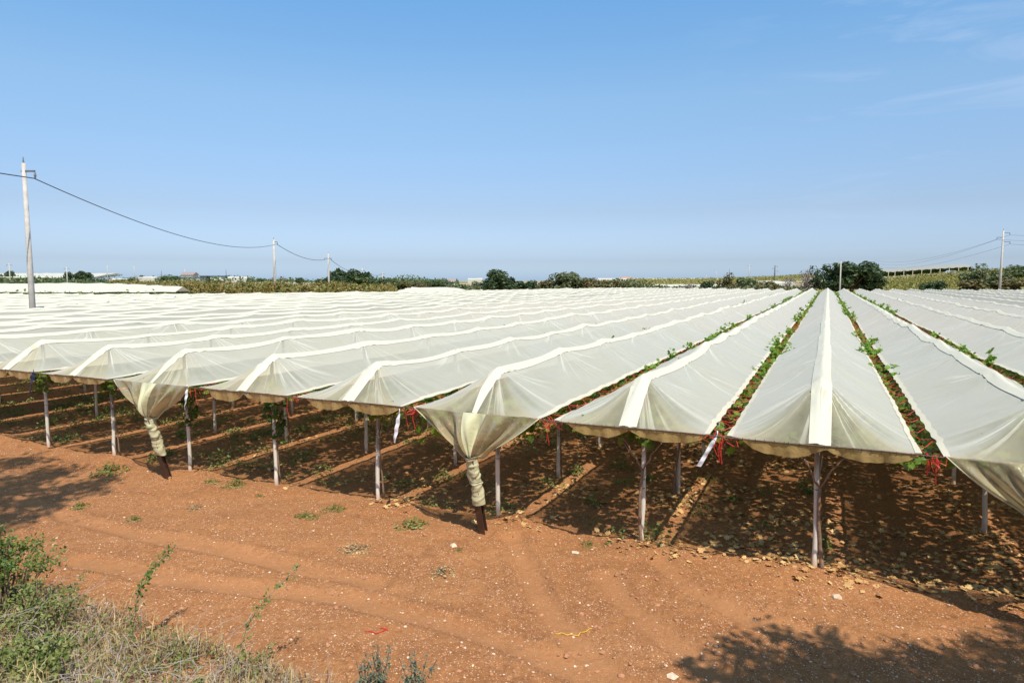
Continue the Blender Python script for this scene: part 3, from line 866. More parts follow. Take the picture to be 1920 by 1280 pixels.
# green strip of leaves and lively shoots in the gaps between covers; red lacing cord
def gap_name(g):                     # gap g lies between rows g and g+1
    if g == 0: return 'gap left of the central cover'
    if g == -1: return 'gap right of the central cover'
    return '%s gap %s of the central cover' % (ORD[g + 1 if g > 0 else -g], 'left' if g > 0 else 'right')
for g in range(-4, 10):
    rg = np.random.default_rng(700 + g)
    gx = (row_x(g) + row_x(g + 1)) / 2
    ln = min(row_end(g), 128) - 1 if -3 <= g <= 3 else (60 if g < 6 else 18)
    root = empty('vine_hedge', F(gx, 0), RZ)
    tag(root, 'green vine leaves filling the ' + gap_name(g), 'vine leaves', 'vine strips between the covers')
    n = int(ln * (170 if g in (0, 1, -1, -2) else 28))
    y = rg.uniform(-0.55, ln, n) ** 1.0
    x = rg.uniform(-.34, .34, n)
    kp = rg.random(n) < np.where(y < 3.6, .07 if g >= 0 else .35, np.where(vnoise(y, y * 0 + g * 5.1, .45) > -.22, 1.0, .25))
    x, y = x[kp], y[kp]; n = len(x)
    z = 1.94 + rg.uniform(-0.10, 0.12, n)
    lvs = cards(np.column_stack([x, y, z]), np.column_stack([rg.normal(0, .6, n), rg.normal(-.2, .6, n), np.ones(n)]), rg.uniform(0.09, 0.17, n), VINE, VINEF, rnd=rg)
    # upright shoots, gathered in tufts
    mb = MB(); st = MB()
    nsht = int(ln * {0: 1.0, -1: 1.0, 1: 0.75, -2: 1.0}.get(g, 0.30))
    ysh = np.sort(3.5 + (ln - 3.5) * rg.random(nsht) ** 0.9)
    ysh = ysh[vnoise(ysh, ysh * 0 + g * 3.3, 0.16) + vnoise(ysh, ysh * 0 + g, 0.5) * 0.8 > -0.22]
    ysh = np.concatenate([ysh, {0: [6.6, 6.9, 11.2, 12.0], -1: [8.6, 8.9, 12.5, 13.0], 1: [8.5, 16, 16.4, 17], 2: [12.0, 14], -2: [11, 12, 12.6, 15, 15.5]}.get(g, [])])
    for y0 in ysh:
        big = rg.uniform(0.5, 1.3)
        L_ = 0.43 * big
        dirn = np.array([rg.normal(-0.2, 0.8), rg.normal(-0.3, 0.6), rg.uniform(0.25, 1.0)])
        if abs(y0 - 6.6) < 0.02 and g == 0: dirn = np.array([-1.2, -0.1, 0.35]); L_ = 0.62
        dirn /= np.linalg.norm(dirn)
        k = np.linspace(0, 1, 6)
        base = np.array([rg.normal(0, 0.07), y0, 2.05])
        pts = base + dirn * L_ * k[:, None] + np.array([0, 0, -0.06]) * (k[:, None] ** 2)
        st.tube(pts, np.linspace(0.007, 0.003, 6), 4)
        m_ = int(24 * big) + 3
        kk = rg.random(m_)
        pp = base + dirn * L_ * kk[:, None] + rg.normal(0, 0.055, (m_, 3))
        cards(pp, rg.normal(0, .6, (m_, 3)) + [0.1, -0.3, 0.8], rg.uniform(0.09, 0.16, m_) * (1.1 - 0.4 * kk), VINE, VINEF, mb=mb, rnd=rg)
    if mb.n:
        if -2 <= g <= 1:
            mb.obj('shoots', M['vine_young'], root)
            lvs.add(np.concatenate(st.v), st.f)
        else:
            lvs.add(np.concatenate(mb.v), mb.f)
    lvs.obj('leaves', M['vine'], root)
    # lacing
    if -3 <= g <= 4:
        mb = MB()
        lim = 45 if g in (0, -1, 1, -2) else 16
        y = -0.9; s = 1
        while y < lim:
            x0 = s * (0.15 + 0.02 * rg.random())
            y1 = y + rg.uniform(0.28, 0.62)
            mid = np.array([rg.normal(0, 0.02), (y + y1) / 2, 2.09 + rg.normal(0, 0.015)])
            mb.tube([(x0, y, 2.15), mid, (-x0, y1, 2.15)], 0.0050, 4)
            if rg.random() < 0.5:
                mb.tube([(x0, y, 2.15), (x0 * .5, y + .02, 2.07), (x0 + rg.normal(0, .05), y + rg.normal(0, .1), 2.02)], 0.0055, 4)
            y = y1; s = -s
        # knots and loose ends at the front wire
        for k in range(12 if g < 3 else 4):
            a = np.array([rg.normal(0, 0.08), -OV + rg.uniform(0, 0.28), HE - 0.03 + rg.uniform(-.04, .04)])
            b = a + np.array([rg.normal(0, 0.07), rg.normal(0, 0.10), rg.uniform(-0.12, 0.0)])
            c = b + rg.normal(0, 0.05, 3) - [0, 0, .03]
            mb.tube([a, b, c], 0.005, 4)
        for k in range(5 if g < 1 else 2):
            a = np.array([rg.normal(0.0, 0.05), -OV, HE - 0.05])
            dd = rg.uniform(0.10, 0.40)
            mb.tube([a, a + [rg.normal(0, .02), -.01, -dd * .5], a + [rg.normal(0, .03), 0, -dd]], 0.005, 4)
        tag(mb.obj('lacing_cord', M['red'], None, F(gx, 0), RZ), 'red cord laced across the ' + gap_name(g), 'cord', 'red lacing cords between the covers')

# plastic ribbons and a dark rag hanging from the front wire
def ribbon(name, top, bot, w, mat, lab, cat):
    top = np.array(top, float); bot = np.array(bot, float)
    k = np.linspace(0, 1, 16)
    c = top + (bot - top) * k[:, None]
    rg = np.random.default_rng(int(abs(top[0] * 100)))
    tw = 0.6 * np.sin(k * 5 + top[0])
    ww = w * (0.35 + 0.65 * np.clip(k * 4, 0, 1))
    A = np.stack([ww * np.cos(tw), ww * np.sin(tw), 0 * k], -1)
    P = np.stack([c - A, c + np.stack([0 * k, -0.012 + 0 * k, 0 * k], -1), c + A], 1)
    P[:, :, 1] += 0.01 * np.sin(k * 21)[:, None]
    mb = MB(); mb.grid(P)
    mb.tube([top + [0, 0, .06], top + [0, 0, -.02]], 0.008, 5)
    o = mb.obj(name, mat, None, F(0, 0), RZ, smooth=True)
    tag(o, lab, cat)
def fld(px, py, y):                  # the field point seen at a pixel, in the plane y of the field
    r = ray(px, py); o = np.array([0, 0, CAM_H])
    k = (y - ((o[:2] - ORG) @ rdir)) / (r[:2] @ rdir)
    p = o + k * r
    a, b = to_field(p[0], p[1])
    return (float(a), float(b), float(p[2]))
ribbon('hanging_ribbon', fld(749, 772, -OV), fld(739, 830, -OV), 0.035, M['ribbon'], 'white plastic ribbon hanging straight down left of the middle anchor', 'ribbon')
ribbon('hanging_ribbon', fld(1345, 815, -OV), fld(1310, 874, -OV), 0.035, M['ribbon'], 'white plastic ribbon blown aslant under the red knot left of the central cover', 'ribbon')
ribbon('hanging_ribbon', fld(351, 726, -OV), fld(346, 768, -OV), 0.03, M['ribbon'], 'short white ribbon hanging in front of dark vine leaves at the left', 'ribbon')
ribbon('hanging_rag', fld(63, 697, -OV), fld(56, 736, -OV), 0.07, M['blue'], 'dark blue rag hanging from the front wire at the far left', 'rag')

# ------------------------------------------------------------------ ground litter
def scatter_field(rg, n, x0, x1, y0, y1):
    x = rg.uniform(x0, x1, n); y = rg.uniform(y0, y1, n)
    X = ORG[0] + x * xdir[0] + y * rdir[0]; Y = ORG[1] + x * xdir[1] + y * rdir[1]
    return x, y, X, Y
rg = np.random.default_rng(21)
x, y, X, Y = scatter_field(rg, 26000, -14, 8, -0.2, 15)
keep = vnoise(x, y, 0.8) + vnoise(x, y, 2.3) * 0.7 + rg.uniform(-.25, .25, len(x)) - 0.012 * np.maximum(0, -x - 3) * 2 > 0.13
x, y, X, Y = x[keep], y[keep], X[keep], Y[keep]
x2, y2, X2, Y2 = scatter_field(rg, 800, -8, 8, -0.45, 0.4)
near_post = np.abs(((x2 / ROW + 0.42) % 1.0) - 0.5) < 0.17 + 0.1 * rg.random(len(x2))
keep2 = near_post & (y2 < 0.35)
X = np.concatenate([X, X2[keep2]]); Y = np.concatenate([Y, Y2[keep2]])
n = len(X)
mb = cards(np.column_stack([X, Y, terrain(X, Y) + 0.016]), np.column_stack([rg.normal(0, .35, n), rg.normal(0, .35, n), np.ones(n)]), rg.uniform(0.05, 0.115, n), VINE, VINEF, rnd=rg)
tag(mb.obj('fallen_leaves', M['fallen']), 'dry brown vine leaves strewn over the soil under the covers', 'leaves', None, 'stuff')

def lump(rg, n=1):
    v = np.array([(0, 0, 1), (1, 0, .1), (.3, .95, .05), (-.8, .6, 0), (-.8, -.6, .1), (.3, -.95, 0), (.5, .35, .75), (-.4, .5, .7), (-.35, -.55, .75), (.5, -.5, .65), (0, 0, -.6)])
    f = [(0, 6, 7), (0, 7, 8), (0, 8, 9), (0, 9, 6), (6, 1, 2), (6, 2, 7), (7, 2, 3), (7, 3, 8), (3, 4, 8), (8, 4, 5), (8, 5, 9), (9, 5, 1), (9, 1, 6), (1, 10, 2), (2, 10, 3), (3, 10, 4), (4, 10, 5), (5, 10, 1)]
    return v, f
LV, LF = lump(None)
def pebbles(name, n, size, mat, lab, box, seed, pw=2.2):
    rg = np.random.default_rng(seed)
    d = box[2] + (box[3] - box[2]) * rg.random(n) ** 1.6
    X = d * rg.uniform(-0.82, 0.82, n); Y = d
    fx, fy = to_field(X, Y)
    k = (Y > toe(X) - 1.5) & (fy < 1.0 + 5 * rg.random(n) ** 2)
    X, Y = X[k], Y[k]; n = len(X)
    s = size * (0.35 + rg.random(n) ** pw * 1.6)
    sc = s[:, None] * rg.uniform(0.6, 1.25, (n, 3)) * [1, 1, .65]
    a = rg.uniform(0, 6.28, n)
    V = LV[None] * sc[:, None] * (1 + rg.normal(0, .13, (n, len(LV), 1)))
    c, s_ = np.cos(a)[:, None], np.sin(a)[:, None]
    P = np.stack([V[..., 0] * c - V[..., 1] * s_ + X[:, None], V[..., 0] * s_ + V[..., 1] * c + Y[:, None], V[..., 2] + (terrain(X, Y) + 0.002)[:, None]], -1)
    F_ = (np.arange(n) * len(LV))[:, None, None] + np.array(LF)[None]
    mb = MB(); mb.add(P.reshape(-1, 3), F_.reshape(-1, 3))
    tag(mb.obj(name, mat), lab, name, None, 'stuff')
pebbles('pebbles', 7500, 0.0115, M['stone'], 'pale limestone pebbles strewn over the red earth track', (0, 0, 6.3, 24), 31, 5)
pebbles('soil_clods', 9000, 0.022, M['clod'], 'crumbly clods of red soil on the track', (0, 0, 6.3, 22), 32, 4)
for i, (px, py, s, lab) in enumerate(((850, 1024, .065, 'pale stone lying in front of the middle anchor post'), (1260, 1268, .06, 'white stone at the bottom edge left of the tree shadow'),
        (1568, 1122, .07, 'flat pale stone in the earth below the forked vine'), (1078, 1037, .07, 'pale stone half sunk between the middle posts'),
        (760, 1177, .03, 'small white stone on the open track'), (355, 1197, .05, 'white stone beside the dry grass edge'))):
    p = ground_at(px, py)
    rg = np.random.default_rng(40 + i)
    mb = MB(); mb.add(LV * s * rg.uniform(.7, 1.2, 3) * [1.2, 1, .55] * (1 + rg.normal(0, .12, (len(LV), 1))), LF)
    tag(mb.obj('loose_stone', M['stone'], None, (p[0], p[1], T(p[0], p[1]) + 0.1 * s), rg.uniform(0, 6)), lab, 'stone', 'larger loose stones')
for i, (px, py, lab, col) in enumerate(((40 + 640, 1184, 'thin red string lying on the track near the bottom', 'red'), (1036, 1188, 'short yellow string lying on the track', 'yel'))):
    M['yel'] = M.get('yel') or solid('yellow_string', (0.6, 0.36, 0.04), 0.6)
    p = ground_at(px, py); rg = np.random.default_rng(60 + i)
    q = np.cumsum(np.column_stack([np.full(14, 0.036), rg.normal(0, .02, 14)]), 0)
    if col == 'red': q[8:, 0] = q[8:, 0] - (q[8:, 0] - q[8, 0]) * 1.6; 
    zz = terrain(p[0] + q[:, 0], p[1] + q[:, 1]) + 0.012 - T(p[0], p[1])
    mb = MB().tube(np.column_stack([q, zz]), 0.006, 5)
    tag(mb.obj('loose_string', M[col], None, (p[0], p[1], T(p[0], p[1]))), lab, 'string')

# weeds
def weed_mesh(seed, n, r, h, mat, size):
    rg = np.random.default_rng(seed)
    a = rg.uniform(0, 6.28, n); d = r * rg.random(n) ** 0.7
    p = np.column_stack([d * np.cos(a), d * np.sin(a), h * rg.random(n) * (1.1 - d / r)])
    mb = cards(p, np.column_stack([np.cos(a) * .5, np.sin(a) * .5, np.ones(n)]) + rg.normal(0, .4, (n, 3)), rg.uniform(.6, 1.3, n) * size, OVAL, OVALF, rnd=rg)
    for k in range(n // 8):
        i = rg.integers(n)
        mb.tube([(0, 0, 0), p[i] * [.5, .5, .7], p[i]], 0.004, 3)
    return mb.mesh('weed', mat)
WM = [weed_mesh(80 + i, 120 + 40 * i, 0.19 + 0.03 * i, 0.15, M['weed'], 0.042) for i in range(4)]
rg = np.random.default_rng(23)
mb = MB()
cx, cy, _, _ = scatter_field(rg, 1700, -34, 0.5, 0.3, 24)
kc = rg.random(1700) < np.clip(0.15 + 0.055 * (-cx), 0.1, 0.9) * (vnoise(cx, cy, .3) > -.2)
cx, cy = cx[kc], cy[kc]
for a_, b_ in zip(cx, cy):
    m_ = int(rg.uniform(16, 95)); rr_ = rg.uniform(.12, .42); hh_ = rg.uniform(.08, .34)
    dx_ = rg.normal(0, rr_ * .5, m_); dy_ = rg.normal(0, rr_ * .6, m_)
    w_ = F(0, 0); X = ORG[0] + (a_ + dx_) * xdir[0] + (b_ + dy_) * rdir[0]; Y = ORG[1] + (a_ + dx_) * xdir[1] + (b_ + dy_) * rdir[1]
    cards(np.column_stack([X, Y, terrain(X, Y) + .01 + hh_ * rg.random(m_) * np.exp(-(dx_ ** 2 + dy_ ** 2) / rr_ ** 2)]), np.column_stack([rg.normal(0, .6, m_), rg.normal(-.3, .6, m_), np.ones(m_)]), rg.uniform(0.04, 0.09, m_), OVAL, OVALF, mb=mb, rnd=rg)
tag(mb.obj('undergrowth', M['weed']), 'low green weeds growing in patches on the shaded soil under the left covers', 'weeds', None, 'stuff')
WEEDS = ((775, 985, 0, 1.5, 'largest green weed patch on the open track'), (830, 1075, 1, 1.1, 'dry olive weed patch below the middle anchor'), (575, 968, 2, .9, 'green weed left of the whitewashed posts on the bare soil'),
         (625, 955, 3, .9, 'weed tuft beside another on the soil in front of the third post from the middle'), (440, 910, 1, 1.4, 'weed clump at the edge of the cover shadow at the left'), (395, 905, 0, 1.0, 'smaller weed just left of a clump at the shadow edge'),
         (205, 885, 2, 1.9, 'bushy weed at the foot of the left front post in the tree shade'), (485, 930, 0, .6, 'tiny green weed below the fourth post'), (860, 1033, 3, .5, 'tiny weed beside the pale stone at the middle anchor'),
         (1105, 1022, 1, .7, 'small weed on the bund between the middle posts'), (1142, 1020, 0, .5, 'tiny dark weed on the bund left of a whitewashed post'), (150, 950, 2, .9, 'pale weed at the rim of the left tree shadow'),
         (665, 1030, 3, .9, 'dry brownish weed left of the middle anchor'), (365, 955, 0, 1.0, 'straw coloured weed mat on the left track'), (250, 975, 1, .8, 'flat weed on the left track'))
for i, (px, py, m_, s, lab) in enumerate(WEEDS):
    p = ground_at(px, py)
    o = link('weed', WM[m_], None, (p[0], p[1], T(p[0], p[1]) - 0.01), i * 1.3)
    o.scale = (s * 1.25, s * .9, s * .8)
    if i in (1, 12, 13):
        o.data = o.data.copy(); o.data.materials[0] = M['dry']
    tag(o, lab, 'weed', 'weeds on the open earth')

# ------------------------------------------------------------------ roadside bank at the lower left: dry grass, brambles, shrubs
rg = np.random.default_rng(90)
def blades(n, xs, ys, lmin, lmax, mb):
    for i in range(n):
        L_ = rg.uniform(lmin, lmax)
        a = rg.uniform(0, 6.28); el = rg.uniform(-.1, 1.25) if rg.random() < .75 else rg.uniform(1.0, 1.5)
        h = np.array([math.cos(a), math.sin(a), 0]); w = rg.uniform(0.0022, 0.0048)
        p0 = np.array([xs[i], ys[i], float(ZB[i]) + rg.uniform(0, .13)])
        p1 = p0 + h * math.cos(el) * L_ * .55 + np.array([0, 0, math.sin(el) * L_ * .55])
        e2 = el - rg.uniform(.2, 1.1)
        p2 = p1 + h * math.cos(e2) * L_ * .45 + np.array([0, 0, math.sin(e2) * L_ * .45])
        s_ = np.array([-math.sin(a), math.cos(a), 0]) * w
        mb.add([p0 - s_, p0 + s_, p1 + s_, p1 - s_, p2], [[0, 1, 2, 3], [3, 2, 4]])
def bank_edge(X_): return np.interp(X_, [-12, -7.5, -5.2, -4.1, -2.7, -1.6], [10.2, 9.4, 8.7, 8.0, 7.35, 6.6])
N = 24000
X_ = rg.uniform(-9.5, -1.2, N); Y_ = bank_edge(X_) - 4.2 * rg.random(N) ** 1.3 + rg.normal(0, .12, N)
k = (vnoise(X_, Y_, 1.1) > -0.22)
X_, Y_ = X_[k], Y_[k]; ZB = terrain(X_, Y_)
mb = MB(); blades(len(X_), X_, Y_, 0.07, 0.34, mb)
tag(mb.obj('dry_grass', M['dry']), 'tangle of straw coloured dead grass on the bank at the lower left', 'dry grass', None, 'stuff')
N = 300
X_ = rg.uniform(-8, -1.8, N); Y_ = bank_edge(X_) - 2.6 * rg.random(N); ZB = terrain(X_, Y_)
mb = MB()
for i in range(N):
    a = rg.uniform(0, 6.28); L_ = rg.uniform(.25, .8)
    q = np.array([X_[i], Y_[i], ZB[i] + rg.uniform(0.02, .3)]) + np.cumsum(np.vstack([[0, 0, 0], np.column_stack([np.cos(a) * L_ / 5 + rg.normal(0, .03, 5), np.sin(a) * L_ / 5 + rg.normal(0, .03, 5), rg.normal(0.01, .03, 5)])]), 0)
    mb.tube(q, 0.0032, 4)
tag(mb.obj('dead_twigs', M['grey_bark']), 'grey dead twigs lying tangled in the dry grass', 'twigs', None, 'stuff')

def bush(px, py, d, rx, ry, rz, n, size, mat, lab, up=0.0, name='bramble_bush'):
    p = at(px, py, d=d)
    z0 = T(p[0], p[1])
    rgb = np.random.default_rng(int(px * 7 + py))
    root = empty(name, (p[0], p[1], z0))
    tag(root, lab, 'bush')
    st = MB(); mb = MB()
    for k in range(max(10, n // 45)):
        a = rgb.uniform(0, 6.28); rr = rgb.random() ** .6
        tip = np.array([rx * rr * math.cos(a), ry * rr * math.sin(a), rz * rgb.uniform(.45, 1.0) * (1.15 - .5 * rr)])
        kk = np.linspace(0, 1, 6)[:, None]
        bs = np.array([tip[0] * .3, tip[1] * .3, -0.05])
        q = bs + (tip - bs) * kk + np.array([0, 0, 1]) * rz * .25 * np.sin(kk * math.pi)
        st.tube(q, np.linspace(.008, .003, 6), 4)
        m_ = 45
        t = rgb.random(m_) ** .6
        qq = np.array([[np.interp(tt, kk[:, 0], q[:, c]) for c in range(3)] for tt in t]) + rgb.normal(0, size * .8, (m_, 3))
        cards(qq, rgb.normal(0, .6, (m_, 3)) + [0, -.3, .8], size * rgb.uniform(.6, 1.3, m_), OVAL, OVALF, mb=mb, rnd=rgb)
    st.obj('stems', M['vine_bark'], root); mb.obj('leaves', mat, root)
N = 9000                               # dead leaves and crumbs caught in the tangle
X_ = rg.uniform(-9.0, -1.2, N); Y_ = bank_edge(X_) + .1 - 3.6 * rg.random(N) ** 1.1
n = N
mb = cards(np.column_stack([X_, Y_, terrain(X_, Y_) + .01 + .16 * rg.random(n) ** 1.6]), rg.normal(0, .7, (n, 3)) + [0, -.2, .6], rg.uniform(.015, .045, n), OVAL, OVALF, rnd=rg)
tag(mb.obj('dead_leaves', M['crumb']), 'brown and grey dead leaves caught in the grass tangle of the bank', 'leaves', None, 'stuff')
N = 7500
X_ = rg.uniform(-9.0, -1.2, N); Y_ = bank_edge(X_) - 3.4 * rg.random(N) ** 1.2
k = vnoise(X_ + 50, Y_, 0.9) + .6 * vnoise(X_, Y_, 3.0) + .05 * np.clip(-X_ - 4, -2, 4) > 0.0
X_, Y_ = X_[k], Y_[k]; n = len(X_)
mb = cards(np.column_stack([X_, Y_, terrain(X_, Y_) + .02 + (.22 + .06 * np.clip(-X_ - 4, 0, 4)) * rg.random(n) ** 1.3]), np.column_stack([rg.normal(0, .6, n), rg.normal(-.3, .5, n), np.ones(n)]), rg.uniform(.025, .06, n), OVAL, OVALF, rnd=rg)
tag(mb.obj('bank_weeds', M['weed']), 'small green weeds mixed into the dead grass of the bank', 'weeds', None, 'stuff')
bush(5, 1130, 8.7, .85, .6, 1.25, 3300, .05, M['bramble'], 'leafy dark green bramble bush at the left edge')
bush(70, 1150, 8.0, .55, .5, .75, 1400, .045, M['weed'], 'yellowish green bramble bush in front of the darker one at the left edge')
bush(40, 1270, 6.1, .55, .4, .42, 2000, .05, M['weed'], 'pale green shrub in the lower left corner')
bush(120, 1200, 7.4, .4, .3, .35, 500, .04, M['bramble'], 'small sparse bramble in the dry grass between the bigger bushes')
bush(365, 1262, 6.4, .25, .2, .22, 420, .045, M['weed'], 'low green sprout at the bottom edge amid the dry grass')
bush(310, 1190, 7.5, .5, .3, .2, 400, .035, M['weed'], 'flat green weed bush where dry grass meets the bare track')

def shoot(pts, d0, d1, n, size, mat, lab):
    k = np.linspace(0, 1, len(pts))
    P = np.array([at(px, py, d=d0 + (d1 - d0) * kk) for (px, py), kk in zip(pts, k)])
    P[0][2] = T(P[0][0], P[0][1]) - 0.03
    rgb = np.random.default_rng(int(pts[0][0]))
    root = empty('bramble_shoot', P[0]); tag(root, lab, 'bramble shoot', 'bramble canes reaching over the track')
    kk = np.linspace(0, 1, 14)
    Q = np.stack([np.interp(kk, k, P[:, c]) for c in range(3)], -1) - P[0]
    MB().tube(Q, np.linspace(.007, .003, 14), 5).obj('cane', M['vine_bark'], root)
    t = 0.12 + 0.88 * (np.arange(n) + rgb.random(n) * .6) / n
    qq = np.stack([np.interp(t, kk, Q[:, c]) for c in range(3)], -1) + rgb.normal(0, size * .55, (n, 3))
    cards(qq, rgb.normal(0, .6, (n, 3)) + [0, -.6, .7], size * rgb.uniform(.6, 1.25, n) * (1.15 - .45 * t), OVAL, OVALF, rnd=rgb).obj('leaves', mat, root)
shoot([(225, 1160), (262, 1105), (290, 1060), (328, 1022)], 7.6, 8.2, 190, .05, M['bramble'], 'dense leafy bramble cane rising over bare earth at the left')
shoot([(420, 1245), (465, 1165), (510, 1110), (565, 1055)], 6.7, 7.4, 105, .052, M['weed'], 'long sparse pale bramble cane reaching farthest over the track')
shoot([(95, 1160), (130, 1110), (165, 1068)], 7.8, 8.2, 70, .04, M['bramble'], 'short bramble cane beside the leafy bush at the left')
shoot([(455, 1265), (485, 1235), (518, 1208)], 6.4, 6.7, 80, .042, M['weed'], 'short light green cane near the bottom edge')
def grey_weed(px, py, d, h, lab):
    p = at(px, py, d=d); z0 = T(p[0], p[1])
    rgb = np.random.default_rng(px)
    root = empty('upright_weed', (p[0], p[1], z0)); tag(root, lab, 'weed', 'blue green upright weeds at the bottom edge')
    st = MB(); lf = MB()
    for s in range(6):
        tip = np.array([rgb.normal(0, .12), rgb.normal(0, .04), h * rgb.uniform(.6, 1.0)])
        kk = np.linspace(0, 1, 6)[:, None]
        st.tube(tip * kk, .005, 4)
        m_ = 60
        t = rgb.random((m_, 1))
        cards(tip * t + rgb.normal(0, .02, (m_, 3)), rgb.normal(0, .6, (m_, 3)) + [0, -.4, .7], rgb.uniform(.025, .05, m_) * (1.3 - .7 * t[:, 0]), OVAL, OVALF, mb=lf, rnd=rgb)
    st.obj('stem', M['vine_bark'], root); lf.obj('leaves', M['bluegreen'], root)
grey_weed(716, 1290, 7.0, .66, 'tall blue green weed at the bottom edge, left of its twin')
grey_weed(778, 1290, 7.0, .60, 'blue green weed at the bottom edge with slender single spike')
grey_weed(686, 1290, 6.95, .50, 'lowest of the blue green weeds at the bottom edge')

# ------------------------------------------------------------------ trees
def tree_meshes(seed, lobes, n, flat=1.0, qs=0.075, leaf=QUAD, leaff=QUADF):
    """crown in a unit box (width 1, height 1 above z=0.1), uneven and open"""
    rgb = np.random.default_rng(seed)
    mb_pts, mb_n, sz = [], [], []
    tr = MB()
    tr.tube([(0, 0, -0.1), (0.01, 0, 0.12), (-0.01, 0.01, 0.35)], [0.045, 0.035, 0.024], 7)
    for k in range(lobes):
        a = rgb.uniform(0, 6.28); rr = 0.36 * math.sqrt(rgb.random()); zc = rgb.uniform(0.25, 0.80)
        rr *= math.sqrt(max(0.1, 1 - ((zc - 0.45) / 0.5) ** 2))
        c = np.array([rr * math.cos(a), rr * math.sin(a), zc])
        r = rgb.uniform(0.11, 0.21)
        m_ = n // lobes
        v = rgb.normal(size=(m_, 3)); v /= np.linalg.norm(v, axis=1)[:, None]
        rad = r * (0.45 + 0.6 * rgb.random(m_) ** .5)
        mb_pts.append(c + v * rad[:, None] * [1, 1, flat]); mb_n.append(v + rgb.normal(0, .5, (m_, 3)) + [0, 0, .3]); sz.append(np.full(m_, qs) * rgb.uniform(.5, 1.2, m_))
        tr.tube([(0, 0, 0.2), c * [.5, .5, .75], c], [0.018, 0.012, 0.006], 5)
    return np.concatenate(mb_pts), np.concatenate(mb_n), np.concatenate(sz), tr
TREES = {}
def tree_var(kind, mat):
    key = (kind, mat)
    if key not in TREES:
        seed, lobes, n, flat, qs = {'round': (201, 22, 3000, .9, .06), 'broad': (202, 18, 2400, .8, .065), 'open': (203, 13, 1300, .9, .055), 'bush': (204, 14, 1500, .8, .08), 'spire': (205, 16, 1800, 1.2, .06), 'bare': (206, 16, 700, .9, .03), 'dense': (207, 34, 4600, .9, .055)}[kind]
        P, N_, s, tr = tree_meshes(seed, lobes, n, flat, qs)
        if kind == 'spire':
            P = P.copy(); P[:, :2] *= np.clip(1.25 - P[:, 2:3], .15, 1)
        cr = cards(P, N_, s, QUAD, QUADF, rnd=np.random.default_rng(seed)).mesh('crown', M[mat])
        TREES[key] = (cr, tr.mesh('trunk', M['grey_bark'] if kind in ('bare', 'open') else M['bark'], True))
    return TREES[key]
def tree(kind, mat, px, ytop, d, wpx, lab, name='tree', cat='tree', group='trees beyond the vineyard', rz=None):
    p = at(px, ytop, d=d)
    z0 = T(p[0], p[1])
    h = max(0.8, p[2] - z0) * 1.04; w = wpx * d / FPX * 1.22
    o = empty(name, (p[0], p[1], z0), rz if rz is not None else (px * 0.37) % 6.28)
    tag(o, lab, cat, group)
    cr, tr = tree_var(kind, mat)
    for nm, me in (('crown', cr), ('trunk', tr)):
        c = link(nm, me, o); c.scale = (w, w, h)
    return o
